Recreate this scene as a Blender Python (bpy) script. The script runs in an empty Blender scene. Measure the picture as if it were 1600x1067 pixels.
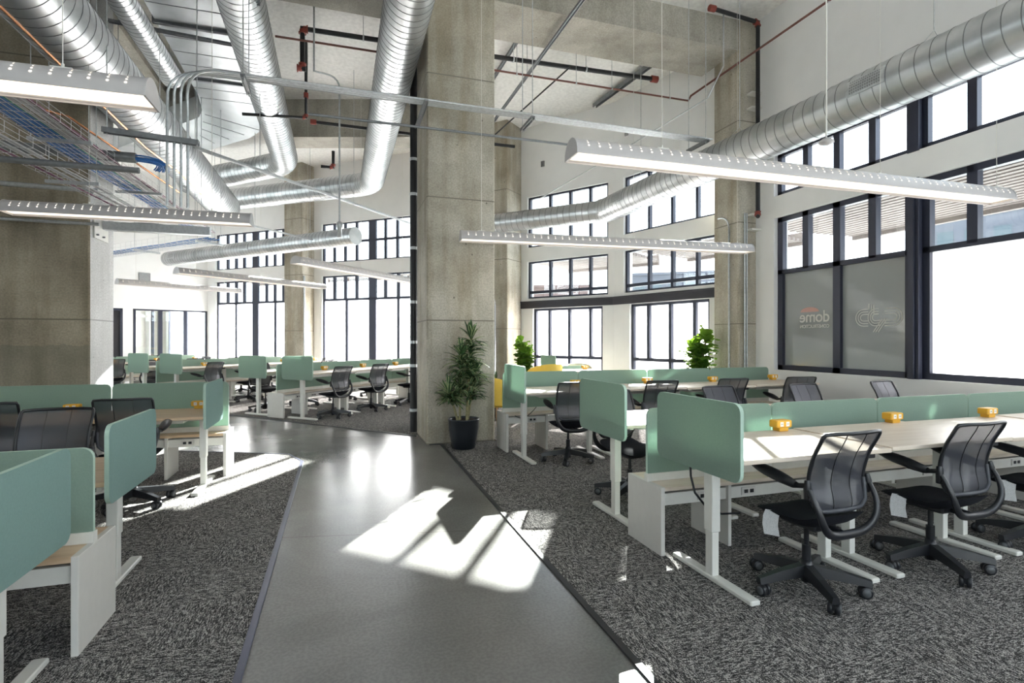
import bpy, math, random
from mathutils import Vector, Matrix
random.seed(7)
sc = bpy.context.scene
COL = sc.collection
PI = math.pi
R = math.radians

# ------------------------------------------------------------------ camera, world, sun, exposure
cam_d = bpy.data.cameras.new('camera'); cam = bpy.data.objects.new('camera', cam_d); COL.objects.link(cam)
cam.location = (0, 0, 1.46); cam.rotation_euler = (R(90), 0, R(-18.0))
cam_d.sensor_width = 36; cam_d.sensor_fit = 'HORIZONTAL'; cam_d.lens = 836/1600*36
cam_d.shift_y = -3.0/1600; cam_d.clip_start = .05; cam_d.clip_end = 500
sc.camera = cam

world = bpy.data.worlds.new('world'); sc.world = world; world.use_nodes = True
wn = world.node_tree.nodes; wl = world.node_tree.links; wn.clear()
wo = wn.new('ShaderNodeOutputWorld'); wb = wn.new('ShaderNodeBackground')
wt = wn.new('ShaderNodeTexCoord'); ws = wn.new('ShaderNodeSeparateXYZ'); wr = wn.new('ShaderNodeValToRGB')
wl.new(wt.outputs['Generated'], ws.inputs[0]); wl.new(ws.outputs['Z'], wr.inputs[0]); wl.new(wr.outputs[0], wb.inputs[0]); wl.new(wb.outputs[0], wo.inputs[0])
wr.color_ramp.elements[0].position = 0.0; wr.color_ramp.elements[0].color = (.96, .97, 1.0, 1)
wr.color_ramp.elements[1].position = .8; wr.color_ramp.elements[1].color = (.70, .82, 1.0, 1)
wb.inputs[1].default_value = 2.7

sun_d = bpy.data.lights.new('sun', 'SUN'); sun = bpy.data.objects.new('sun', sun_d); COL.objects.link(sun)
SUN_AZ, SUN_EL = 31.0, 25.2
sd = Vector((math.sin(R(SUN_AZ))*math.cos(R(SUN_EL)), math.cos(R(SUN_AZ))*math.cos(R(SUN_EL)), math.sin(R(SUN_EL))))
sun.rotation_euler = sd.to_track_quat('Z', 'Y').to_euler(); sun.location = (20, 35, 20)
sun_d.energy = 36; sun_d.angle = R(.55); sun_d.color = (1, .965, .92)

sc.view_settings.view_transform = 'Standard'; sc.view_settings.look = 'None'
sc.view_settings.exposure = 1.02; sc.view_settings.gamma = 1.0; sc.view_settings.use_curve_mapping = False
cy = sc.cycles
cy.use_denoising = True; cy.max_bounces = 9; cy.diffuse_bounces = 5; cy.glossy_bounces = 4
cy.transmission_bounces = 6; cy.transparent_max_bounces = 24; cy.sample_clamp_indirect = 8; cy.caustics_reflective = False; cy.caustics_refractive = False

# ------------------------------------------------------------------ materials
def base_mat(name):
    m = bpy.data.materials.new(name); m.use_nodes = True
    nt = m.node_tree; b = nt.nodes['Principled BSDF']
    return m, nt, b
def N(nt, t, **kw):
    n = nt.nodes.new(t)
    for k, v in kw.items():
        if k in n.inputs: n.inputs[k].default_value = v
        else: setattr(n, k, v)
    return n
def ramp(nt, a, b, p0=0., p1=1.):
    r = nt.nodes.new('ShaderNodeValToRGB')
    r.color_ramp.elements[0].position = p0; r.color_ramp.elements[0].color = (*a, 1)
    r.color_ramp.elements[1].position = p1; r.color_ramp.elements[1].color = (*b, 1)
    return r
def coords(nt, scale=(1,1,1), kind='Object', rot=(0,0,0)):
    tc = nt.nodes.new('ShaderNodeTexCoord'); mp = nt.nodes.new('ShaderNodeMapping')
    mp.inputs['Scale'].default_value = scale; mp.inputs['Rotation'].default_value = rot
    nt.links.new(tc.outputs[kind], mp.inputs[0]); return mp.outputs[0]
def simple(name, col, rough=.5, metal=0., noise=0., nscale=20., bump=0., spec=.5):
    m, nt, b = base_mat(name)
    b.inputs['Roughness'].default_value = rough; b.inputs['Metallic'].default_value = metal
    b.inputs['Specular IOR Level'].default_value = spec
    n = N(nt, 'ShaderNodeTexNoise', Scale=nscale, Detail=4.)
    nt.links.new(coords(nt), n.inputs['Vector'])
    k = max(noise, .02)
    r = ramp(nt, tuple(c*(1-k) for c in col), tuple(min(1, c*(1+k)) for c in col), .3, .7)
    nt.links.new(n.outputs[0], r.inputs[0]); nt.links.new(r.outputs[0], b.inputs['Base Color'])
    if bump:
        bp = N(nt, 'ShaderNodeBump', Strength=bump, Distance=.01)
        nt.links.new(n.outputs[0], bp.inputs['Height']); nt.links.new(bp.outputs[0], b.inputs['Normal'])
    return m
def concrete_mat(name, ca, cb, stain):
    m, nt, b = base_mat(name); b.inputs['Roughness'].default_value = .75
    L = nt.links.new
    v = coords(nt)
    n1 = N(nt, 'ShaderNodeTexNoise', Scale=1.3, Detail=6., Roughness=.6); L(v, n1.inputs['Vector'])
    vs = coords(nt, (3., 3., .35)); n2 = N(nt, 'ShaderNodeTexNoise', Scale=1.6, Detail=6.); L(vs, n2.inputs['Vector'])
    n3 = N(nt, 'ShaderNodeTexNoise', Scale=45., Detail=3.); L(v, n3.inputs['Vector'])
    r1 = ramp(nt, ca, cb, .32, .68); L(n1.outputs[0], r1.inputs[0])
    r2 = ramp(nt, stain, (1, 1, 1), .34, .56); L(n2.outputs[0], r2.inputs[0])
    mx = N(nt, 'ShaderNodeMix', data_type='RGBA', blend_type='MULTIPLY'); mx.inputs[0].default_value = .75
    L(r1.outputs[0], mx.inputs[6]); L(r2.outputs[0], mx.inputs[7])
    r3 = ramp(nt, (.82,.82,.82), (1.08,1.08,1.08), .35, .65); L(n3.outputs[0], r3.inputs[0])
    m2 = N(nt, 'ShaderNodeMix', data_type='RGBA', blend_type='MULTIPLY'); m2.inputs[0].default_value = 1.
    L(mx.outputs[2], m2.inputs[6]); L(r3.outputs[0], m2.inputs[7])
    # horizontal form joints every 1.7 m
    sp = nt.nodes.new('ShaderNodeSeparateXYZ'); L(v, sp.inputs[0])
    md = N(nt, 'ShaderNodeMath', operation='MODULO'); md.inputs[1].default_value = 1.72; L(sp.outputs['Z'], md.inputs[0])
    lt = N(nt, 'ShaderNodeMath', operation='LESS_THAN'); lt.inputs[1].default_value = .018; L(md.outputs[0], lt.inputs[0])
    m3 = N(nt, 'ShaderNodeMix', data_type='RGBA', blend_type='MIX'); L(lt.outputs[0], m3.inputs[0])
    L(m2.outputs[2], m3.inputs[6]); m3.inputs[7].default_value = (*[c*.62 for c in ca], 1)
    # pour holes
    vo = N(nt, 'ShaderNodeTexVoronoi', Scale=4.); L(v, vo.inputs['Vector'])
    l2 = N(nt, 'ShaderNodeMath', operation='LESS_THAN'); l2.inputs[1].default_value = .055; L(vo.outputs['Distance'], l2.inputs[0])
    m4 = N(nt, 'ShaderNodeMix', data_type='RGBA', blend_type='MIX'); L(l2.outputs[0], m4.inputs[0])
    L(m3.outputs[2], m4.inputs[6]); m4.inputs[7].default_value = (*[c*.55 for c in ca], 1)
    L(m4.outputs[2], b.inputs['Base Color'])
    bp = N(nt, 'ShaderNodeBump', Strength=.25, Distance=.01); L(n3.outputs[0], bp.inputs['Height']); L(bp.outputs[0], b.inputs['Normal'])
    return m
def floor_mat():
    m, nt, b = base_mat('polished concrete'); L = nt.links.new
    v = coords(nt)
    n1 = N(nt, 'ShaderNodeTexNoise', Scale=.8, Detail=8., Roughness=.62, Distortion=.4); L(v, n1.inputs['Vector'])
    n2 = N(nt, 'ShaderNodeTexNoise', Scale=60., Detail=3.); L(v, n2.inputs['Vector'])
    r = ramp(nt, (.142,.137,.128), (.235,.228,.215), .3, .7); L(n1.outputs[0], r.inputs[0])
    r3 = ramp(nt, (.9,.9,.9), (1.06,1.06,1.06), .4, .6); L(n2.outputs[0], r3.inputs[0])
    m2 = N(nt, 'ShaderNodeMix', data_type='RGBA', blend_type='MULTIPLY'); m2.inputs[0].default_value = 1.
    L(r.outputs[0], m2.inputs[6]); L(r3.outputs[0], m2.inputs[7])
    # saw-cut joints
    sp = nt.nodes.new('ShaderNodeSeparateXYZ'); vr = coords(nt, (1,1,1), 'Object', (0,0,R(12))); L(vr, sp.inputs[0])
    md = N(nt, 'ShaderNodeMath', operation='PINGPONG'); md.inputs[1].default_value = 2.05; L(sp.outputs['Y'], md.inputs[0])
    lt = N(nt, 'ShaderNodeMath', operation='LESS_THAN'); lt.inputs[1].default_value = .004; L(md.outputs[0], lt.inputs[0])
    m3 = N(nt, 'ShaderNodeMix', data_type='RGBA', blend_type='MIX'); L(lt.outputs[0], m3.inputs[0])
    L(m2.outputs[2], m3.inputs[6]); m3.inputs[7].default_value = (.1,.09,.08,1)
    L(m3.outputs[2], b.inputs['Base Color'])
    rr = N(nt, 'ShaderNodeMapRange'); rr.inputs[3].default_value = .15; rr.inputs[4].default_value = .33
    L(n1.outputs[0], rr.inputs[0]); L(rr.outputs[0], b.inputs['Roughness'])
    return m
def carpet_mat():
    m, nt, b = base_mat('heathered carpet tile'); L = nt.links.new
    b.inputs['Roughness'].default_value = .95; b.inputs['Specular IOR Level'].default_value = .1
    va = coords(nt, (1,1,1), 'Object', (0,0,R(1.5)))
    ck = N(nt, 'ShaderNodeTexChecker', Scale=2.1); L(va, ck.inputs['Vector'])
    sp = nt.nodes.new('ShaderNodeSeparateXYZ'); L(va, sp.inputs[0])
    def mth(op, a, b=None):
        n = nt.nodes.new('ShaderNodeMath'); n.operation = op
        for i_, q in enumerate((a, b)):
            if q is None: continue
            if isinstance(q, (int, float)): n.inputs[i_].default_value = q
            else: L(q, n.inputs[i_])
        return n.outputs[0]
    def streak(p, q):
        u = mth('FLOOR', mth('MULTIPLY', sp.outputs[p], 210.))
        w1 = nt.nodes.new('ShaderNodeTexWhiteNoise'); w1.noise_dimensions = '1D'; L(u, w1.inputs['W'])
        v = mth('FLOOR', mth('ADD', mth('MULTIPLY', sp.outputs[q], 46.), mth('MULTIPLY', w1.outputs['Value'], 9.)))
        cb = nt.nodes.new('ShaderNodeCombineXYZ'); L(u, cb.inputs[0]); L(v, cb.inputs[1])
        w2 = nt.nodes.new('ShaderNodeTexWhiteNoise'); w2.noise_dimensions = '2D'; L(cb.outputs[0], w2.inputs['Vector'])
        return w2
    a, c = streak('X', 'Y'), streak('Y', 'X')
    mx = N(nt, 'ShaderNodeMix', data_type='RGBA'); L(mth('ADD', mth('MULTIPLY', ck.outputs['Fac'], .6), .2), mx.inputs[0]); L(a.outputs[0], mx.inputs[6]); L(c.outputs[0], mx.inputs[7])
    n3 = N(nt, 'ShaderNodeTexNoise', Scale=170., Detail=3.); L(va, n3.inputs['Vector'])
    ad = N(nt, 'ShaderNodeMath', operation='ADD'); L(mx.outputs[2], ad.inputs[0]); L(mth('ADD', mth('MULTIPLY', n3.outputs[0], 3.0), -1.0), ad.inputs[1])
    ml = N(nt, 'ShaderNodeMath', operation='MULTIPLY'); ml.inputs[1].default_value = .5; L(ad.outputs[0], ml.inputs[0])
    r = ramp(nt, (.020,.0195,.0195), (.58,.55,.52), .26, .80)
    e = r.color_ramp.elements.new(.50); e.color = (.105,.10,.096,1)
    L(ml.outputs[0], r.inputs[0]); L(r.outputs[0], b.inputs['Base Color'])
    bp = N(nt, 'ShaderNodeBump', Strength=.5, Distance=.01); L(ml.outputs[0], bp.inputs['Height']); L(bp.outputs[0], b.inputs['Normal'])
    return m
def wood_mat(name, a, c):
    m, nt, b = base_mat(name); L = nt.links.new; b.inputs['Roughness'].default_value = .38
    v = coords(nt, (1.2, 14, 14)); n = N(nt, 'ShaderNodeTexNoise', Scale=2.2, Detail=5., Distortion=.3); L(v, n.inputs['Vector'])
    r = ramp(nt, a, c, .35, .65); L(n.outputs[0], r.inputs[0]); L(r.outputs[0], b.inputs['Base Color']); return m
def metal_duct():
    m, nt, b = base_mat('galvanised duct'); L = nt.links.new
    b.inputs['Metallic'].default_value = .92
    v = coords(nt); n = N(nt, 'ShaderNodeTexNoise', Scale=3., Detail=5.); L(v, n.inputs['Vector'])
    vo = N(nt, 'ShaderNodeTexVoronoi', Scale=38.); L(v, vo.inputs['Vector'])
    r = ramp(nt, (.38,.40,.41), (.58,.59,.60), .3, .7); L(n.outputs[0], r.inputs[0]); L(r.outputs[0], b.inputs['Base Color'])
    rr = N(nt, 'ShaderNodeMapRange'); rr.inputs[3].default_value = .30; rr.inputs[4].default_value = .44
    L(vo.outputs['Distance'], rr.inputs[0]); L(rr.outputs[0], b.inputs['Roughness'])
    return m
def mixmat(name, parts):
    """parts: list of (shader type, dict inputs, weight); successive mix."""
    m = bpy.data.materials.new(name); m.use_nodes = True; nt = m.node_tree; nt.nodes.clear()
    out = nt.nodes.new('ShaderNodeOutputMaterial'); cur = None
    for t, kw, w in parts:
        s = nt.nodes.new(t)
        for k, v in kw.items(): s.inputs[k].default_value = v
        if cur is None: cur = s
        else:
            mx = nt.nodes.new('ShaderNodeMixShader'); mx.inputs[0].default_value = w
            nt.links.new(cur.outputs[0], mx.inputs[1]); nt.links.new(s.outputs[0], mx.inputs[2]); cur = mx
    nt.links.new(cur.outputs[0], out.inputs[0]); return m
def emit(name, col, s):
    return mixmat(name, [('ShaderNodeEmission', {'Color': (*col, 1), 'Strength': s}, 1)])

M = {}
M['column'] = concrete_mat('column concrete', (.335,.305,.245), (.56,.525,.445), (.68,.62,.52))
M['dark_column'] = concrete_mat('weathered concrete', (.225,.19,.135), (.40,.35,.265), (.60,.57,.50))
M['beam'] = concrete_mat('beam concrete', (.34,.32,.275), (.49,.465,.405), (.8,.79,.75))
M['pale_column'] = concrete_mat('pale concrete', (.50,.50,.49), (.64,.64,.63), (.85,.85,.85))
M['floor'] = floor_mat(); M['carpet'] = carpet_mat()
M['ceiling'] = simple('sprayed ceiling', (.86,.85,.825), .95, 0, .08, 14, .8)
M['drywall'] = simple('white drywall', (.85,.85,.845), .85, 0, .02, 3)
M['trim_black'] = simple('black carpet edge', (.02,.02,.022), .5)
M['trim_blue'] = simple('blue grey metal edge', (.085,.09,.135), .4, .3)
M['frame'] = simple('dark bronze window frame', (.030,.034,.056), .42, .25)
M['steel_black'] = simple('black painted steel', (.03,.028,.035), .45, .2)
M['glass'] = mixmat('clear glass', [('ShaderNodeBsdfTransparent', {'Color': (.93,.97,.97,1)}, 0), ('ShaderNodeBsdfGlossy', {'Color': (1,1,1,1), 'Roughness': .02}, .07)])
M['frost'] = mixmat('frosted glass', [('ShaderNodeBsdfTranslucent', {'Color': (.95,.96,.97,1)}, 0), ('ShaderNodeBsdfTransparent', {'Color': (1,1,1,1)}, .22), ('ShaderNodeBsdfGlossy', {'Color': (1,1,1,1), 'Roughness': .15}, .06)])
M['greyfilm'] = mixmat('grey privacy film', [('ShaderNodeBsdfDiffuse', {'Color': (.25,.265,.26,1)}, 0), ('ShaderNodeBsdfTranslucent', {'Color': (.16,.17,.17,1)}, .03), ('ShaderNodeBsdfGlossy', {'Color': (1,1,1,1), 'Roughness': .08}, .06)])
M['logo_pale'] = simple('pale film lettering', (.62,.62,.58), .6)
M['logo_red'] = simple('faded red film', (.52,.30,.25), .6)
M['duct'] = metal_duct()
M['duct_seam'] = simple('duct seam', (.17,.175,.18), .45, .7)
M['galv'] = simple('galvanised steel', (.52,.54,.55), .38, .75, .12, 30)
M['galv_dark'] = simple('dull steel', (.22,.23,.24), .45, .6, .12, 20)
M['sheet'] = simple('sheet metal duct', (.38,.40,.41), .38, .8, .14, 2.5)
M['pipe_black'] = simple('black iron pipe', (.018,.018,.02), .42, .3)
M['pipe_brown'] = simple('red oxide pipe', (.16,.06,.045), .5, .2)
M['red'] = simple('red pipe fitting', (.26,.045,.03), .5)
M['copper'] = simple('copper tube', (.75,.34,.17), .25, .9)
def felt_mat(name, col):
    m = simple(name, col, .9, 0, .05, 90, .15, .2); nt = m.node_tree; b = nt.nodes['Principled BSDF']
    tr = nt.nodes.new('ShaderNodeBsdfTranslucent'); tr.inputs[0].default_value = (*[c*1.15 for c in col], 1)
    mx = nt.nodes.new('ShaderNodeMixShader'); mx.inputs[0].default_value = .35
    nt.links.new(b.outputs[0], mx.inputs[1]); nt.links.new(tr.outputs[0], mx.inputs[2]); nt.links.new(mx.outputs[0], nt.nodes['Material Output'].inputs[0]); return m
M['felt'] = felt_mat('sage green felt', (.315,.425,.355))
M['felt_blue'] = felt_mat('blue green felt', (.30,.445,.415))
M['felt_edge'] = simple('pale felt edge', (.42,.56,.47), .8)
M['lam'] = simple('warm white laminate', (.66,.64,.60), .42)
M['legmetal'] = simple('cream powder coat', (.74,.73,.68), .38)
M['maple'] = wood_mat('maple laminate', (.56,.39,.24), (.70,.53,.35))
M['maple_glare'] = wood_mat('glare-lightened maple laminate', (.66,.56,.45), (.76,.67,.56))  # same wood as the maple above, sun glare put into its colour
M['black'] = simple('black plastic', (.013,.014,.017), .35)
M['cushion'] = simple('black seat fabric', (.011,.012,.017), .85, 0, .1, 120, .2, .2)
M['mesh'] = mixmat('black back mesh', [('ShaderNodeBsdfDiffuse', {'Color': (.055,.057,.067,1)}, 0), ('ShaderNodeBsdfTransparent', {'Color': (1,1,1,1)}, .19), ('ShaderNodeBsdfGlossy', {'Color': (.6,.6,.65,1), 'Roughness': .4}, .06)])
M['wheel'] = simple('grey wheel', (.10,.105,.11), .5)
M['rim'] = simple('graphite rim', (.055,.058,.068), .5)
M['paper'] = simple('paper tag', (.62,.62,.62), .8, 0, .25, 260)
M['yellow'] = simple('mustard plastic', (.78,.42,.035), .45)
M['socket'] = simple('white socket', (.85,.83,.78), .4)
M['lamp_body'] = simple('white lamp housing', (.50,.48,.475), .45)
M['lamp_glow'] = emit('lamp diffuser', (1, .84, .66), 1.0)
M['lamp_dot'] = emit('lamp slot', (1, .90, .78), .9)
M['cable_blue'] = simple('blue cable', (.02,.14,.42), .5)
M['cable_grey'] = simple('grey cable', (.42,.42,.42), .5)
M['cable_purple'] = simple('purple cable', (.17,.03,.09), .5)
M['cable_green'] = simple('green cable', (.03,.22,.13), .5)
M['wire'] = simple('zinc wire', (.66,.66,.66), .35, .6)
M['pot'] = simple('charcoal planter', (.014,.017,.022), .3)
M['soil'] = simple('bark mulch', (.05,.035,.025), .95, 0, .5, 60, 1)
M['leaf'] = simple('striped leaf', (.045,.10,.035), .45, 0, .35, 30)
M['leaf_edge'] = simple('cream leaf edge', (.38,.45,.22), .5)
M['fig'] = mixmat('fig leaf', [('ShaderNodeBsdfDiffuse', {'Color': (.09,.21,.03,1)}, 0), ('ShaderNodeBsdfTranslucent', {'Color': (.28,.48,.04,1)}, .45), ('ShaderNodeBsdfGlossy', {'Color': (1,1,1,1), 'Roughness': .35}, .06)])
M['bark'] = simple('pale cane', (.30,.27,.14), .8, 0, .3, 40)
M['lounge'] = simple('yellow upholstery', (.80,.56,.10), .8)
M['cream'] = simple('cream upholstery', (.72,.68,.50), .8)
M['beech'] = wood_mat('beech legs', (.5,.3,.16), (.62,.4,.22))
M['canopy'] = simple('canopy slat', (.095,.075,.068), .7)
M['building'] = simple('pale building', (.085,.092,.112), .8)
M['building_window'] = simple('building glass', (.045,.07,.085), .3)
M['building_red'] = simple('brick building', (.11,.072,.066), .8)
M['street'] = simple('street concrete', (.5,.5,.48), .9, 0, .05, 2)
M['lamp_green'] = simple('green street lamp', (.03,.15,.13), .5)
M['office_wall'] = simple('office wall', (.72,.69,.65), .85)
M['greyfab'] = simple('grey vent', (.25,.25,.26), .5, .3)

# ------------------------------------------------------------------ mesh builder
class MB:
    def __init__(s): s.v = []; s.f = []; s.sm = []; s.mi = []
    def add(s, vs, fs, smooth=False, mi=0, mat=None):
        o = len(s.v)
        if mat is not None: vs = [mat @ Vector(v) for v in vs]
        s.v += [tuple(v) for v in vs]
        for f in fs: s.f.append(tuple(i+o for i in f)); s.sm.append(smooth); s.mi.append(mi)
        return s
    def box(s, x0, x1, y0, y1, z0, z1, mi=0, mat=None):
        vs = [(x0,y0,z0),(x1,y0,z0),(x1,y1,z0),(x0,y1,z0),(x0,y0,z1),(x1,y0,z1),(x1,y1,z1),(x0,y1,z1)]
        return s.add(vs, [(0,3,2,1),(4,5,6,7),(0,1,5,4),(1,2,6,5),(2,3,7,6),(3,0,4,7)], False, mi, mat)
    def cbox(s, x0, x1, y0, y1, z0, z1, c=.004, mi=0, mat=None):
        """box with chamfered vertical and top edges"""
        def ring(d, z): return [(x0+d,y0+c,z),(x0+c,y0+d,z),(x1-c,y0+d,z),(x1-d,y0+c,z),(x1-d,y1-c,z),(x1-c,y1-d,z),(x0+c,y1-d,z),(x0+d,y1-c,z)]
        def r2(z, e):
            return [(x0+e,y0+c+e,z),(x0+c+e,y0+e,z),(x1-c-e,y0+e,z),(x1-e,y0+c+e,z),(x1-e,y1-c-e,z),(x1-c-e,y1-e,z),(x0+c+e,y1-e,z),(x0+e,y1-c-e,z)]
        rings = [r2(z0, c), r2(z0+c, 0), r2(z1-c, 0), r2(z1, c)]
        vs = sum(rings, []); fs = [tuple(range(7,-1,-1)), tuple(range(24,32))]
        for k in range(3):
            for i in range(8): j=(i+1)%8; fs.append((k*8+i,k*8+j,k*8+8+j,k*8+8+i))
        return s.add(vs, fs, False, mi, mat)
    def prism(s, pts, z0, z1, mi=0, mat=None):
        n = len(pts); vs = [(x,y,z0) for x,y in pts]+[(x,y,z1) for x,y in pts]
        fs = [tuple(range(n-1,-1,-1)), tuple(range(n,2*n))]+[(i,(i+1)%n,n+(i+1)%n,n+i) for i in range(n)]
        return s.add(vs, fs, False, mi, mat)
    def tube(s, pts, r, n=8, mi=0, cap=True, ridge=0, ridge_h=.006, mat=None, sy=1.):
        pts = [Vector(p) for p in pts]
        rs = r if isinstance(r, (list, tuple)) else [r]*len(pts)
        if ridge:
            acc = ridge/2
            for a, b, ra, rb in zip(pts, pts[1:], rs, rs[1:]):
                L = (b-a).length; d_ = (b-a)/L; x_ = acc
                while x_ < L:
                    c_ = a+d_*x_; rr = ra+(rb-ra)*x_/L
                    s.tube([c_-d_*.0055, c_-d_*.003, c_+d_*.003, c_+d_*.0055], [rr-.002, rr+ridge_h, rr+ridge_h, rr-.002], n, 1, False); x_ += ridge
                acc = x_-L
        ts = []
        for i in range(len(pts)):
            if i == 0: t = pts[1]-pts[0]
            elif i == len(pts)-1: t = pts[-1]-pts[-2]
            else: t = (pts[i+1]-pts[i]).normalized()+(pts[i]-pts[i-1]).normalized()
            ts.append(t.normalized())
        up = Vector((0,0,1)) if abs(ts[0].z) < .9 else Vector((0,1,0))
        u = (up-ts[0]*up.dot(ts[0])).normalized(); vs = []
        for i, (p, t) in enumerate(zip(pts, ts)):
            u = (u-t*u.dot(t)).normalized(); w = t.cross(u)
            k = 1.
            if 0 < i < len(pts)-1:
                c = ts[i].dot((pts[i+1]-pts[i]).normalized()); k = 1/max(c, .6)
            for j in range(n):
                a = 2*PI*j/n
                vs.append(p+(u*math.cos(a)*sy+w*math.sin(a))*rs[i]*(k if k<1.02 else 1.0*k**.5))
        fs = []
        for i in range(len(pts)-1):
            for j in range(n): k=(j+1)%n; fs.append((i*n+j,i*n+k,(i+1)*n+k,(i+1)*n+j))
        s.add(vs, fs, True, mi, mat)
        if cap:
            o = [tuple(range(n-1,-1,-1)), tuple(range(n))]
            s.add(vs[:n], [o[0]], False, mi, mat); s.add(vs[-n:], [o[1]], False, mi, mat)
        return s
    def bar(s, a, b, w, h, mi=0):
        """square bar between two points"""
        a, b = Vector(a), Vector(b); t = (b-a).normalized()
        up = Vector((0,0,1)) if abs(t.z) < .95 else Vector((0,1,0))
        x = t.cross(up).normalized()*w/2; y = x.cross(t).normalized()*h/2
        vs = [a-x-y,a+x-y,a+x+y,a-x+y,b-x-y,b+x-y,b+x+y,b-x+y]
        return s.add(vs, [(0,3,2,1),(4,5,6,7),(0,1,5,4),(1,2,6,5),(2,3,7,6),(3,0,4,7)], False, mi)
    def lathe(s, prof, n=24, mi=0, mat=None, c=(0,0,0)):
        vs = []
        for r, z in prof:
            for j in range(n): a=2*PI*j/n; vs.append((c[0]+r*math.cos(a), c[1]+r*math.sin(a), c[2]+z))
        fs = []
        for i in range(len(prof)-1):
            for j in range(n): k=(j+1)%n; fs.append((i*n+j,i*n+k,(i+1)*n+k,(i+1)*n+j))
        return s.add(vs, fs, True, mi, mat)
    def grid(s, fn, nu, nv, mi=0, smooth=True):
        vs = [fn(i/nu, j/nv) for j in range(nv+1) for i in range(nu+1)]
        fs = [(j*(nu+1)+i, j*(nu+1)+i+1, (j+1)*(nu+1)+i+1, (j+1)*(nu+1)+i) for j in range(nv) for i in range(nu)]
        return s.add(vs, fs, smooth, mi)
    def build(s, name, mats, parent=None, **props):
        me = bpy.data.meshes.new(name); me.from_pydata(s.v, [], s.f)
        mats = mats if isinstance(mats, (list, tuple)) else [mats]
        for m in mats: me.materials.append(M[m])
        me.polygons.foreach_set('use_smooth', s.sm); me.polygons.foreach_set('material_index', s.mi); me.update()
        o = bpy.data.objects.new(name, me); COL.objects.link(o)
        if parent: o.parent = parent
        for k, v in props.items(): o[k] = v
        return o
def tag(o, label, cat, group=None, kind=None):
    o['label'] = label; o['category'] = cat
    if group: o['group'] = group
    if kind: o['kind'] = kind
    return o
def empty(name, loc=(0,0,0), rz=0):
    o = bpy.data.objects.new(name, None); COL.objects.link(o); o.location = loc; o.rotation_euler = (0,0,rz); o.empty_display_size = .1
    return o
def children(o): return [c for c in bpy.data.objects if c.parent == o]
def copy_tree(o, parent=None, _kids=None):
    c = o.copy(); COL.objects.link(c)
    if parent: c.parent = parent
    for ch in list(o.children): copy_tree(ch, c)
    return c
def structure(name, mb, mats): return mb.build(name, mats, None, kind='structure')
def rrect(w, h, r, n=5, x0=0., y0=0.):
    """rounded rectangle outline, lower-left at x0,y0"""
    pts = []
    for cx, cy_, a0 in ((x0+w-r, y0+r, -90), (x0+w-r, y0+h-r, 0), (x0+r, y0+h-r, 90), (x0+r, y0+r, 180)):
        for k in range(n+1): a = R(a0+90*k/n); pts.append((cx+r*math.cos(a), cy_+r*math.sin(a)))
    return pts
def arc(c, p0, p1, n=6):
    """quarter-ish bend: quadratic curve from p0 to p1 with control c"""
    c, p0, p1 = Vector(c), Vector(p0), Vector(p1)
    return [tuple(p0*(1-t)**2+c*2*t*(1-t)+p1*t*t) for t in [k/n for k in range(n+1)]]

# ------------------------------------------------------------------ setting: facade, floor, ceiling
V = [(6.8,-3.0),(6.8,8.1),(5.98,10.88),(4.39,13.18),(3.14,14.64),(-4.29,20.87),(-11.3,17.08)]
CEIL = 6.87
class Wall:
    def __init__(s, a, b):
        s.a, s.b = Vector((*a,0)), Vector((*b,0)); s.L = (s.b-s.a).length
        s.t = (s.b-s.a).normalized(); s.n = Vector((s.t.y,-s.t.x,0))      # n points outwards (room on the left of a->b)
    def M(s):
        m = Matrix.Identity(4)
        for i, ax in enumerate((s.t, s.n, Vector((0,0,1)))):
            for k in range(3): m[k][i] = ax[k]
        m.translation = s.a; return m
W = [Wall(V[i], V[i+1]) for i in range(6)]
OUT = [1]*6
def wall_mesh(name, w, openings, th=.28, mats='drywall', z1=CEIL+.2, ext0=0., ext1=0.):
    cs = sorted({-ext0, w.L+ext1, *[o[0] for o in openings], *[o[1] for o in openings]})
    zs = sorted({0., z1, *[o[2] for o in openings], *[o[3] for o in openings]})
    mb = MB(); m = w.M()
    for a, b in zip(cs, cs[1:]):
        z = 0; run = None
        for za, zb in zip(zs, zs[1:]):
            mid = ((a+b)/2, (za+zb)/2)
            solid = not any(o[0] < mid[0] < o[1] and o[2] < mid[1] < o[3] for o in openings)
            if solid: run = (run[0], zb) if run else (za, zb)
            if (not solid or zb == zs[-1]) and run:
                mb.box(a, b, 0, th, run[0], run[1], 0, m); run = None
    return structure(name, mb, mats)
win_n = [0]
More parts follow.
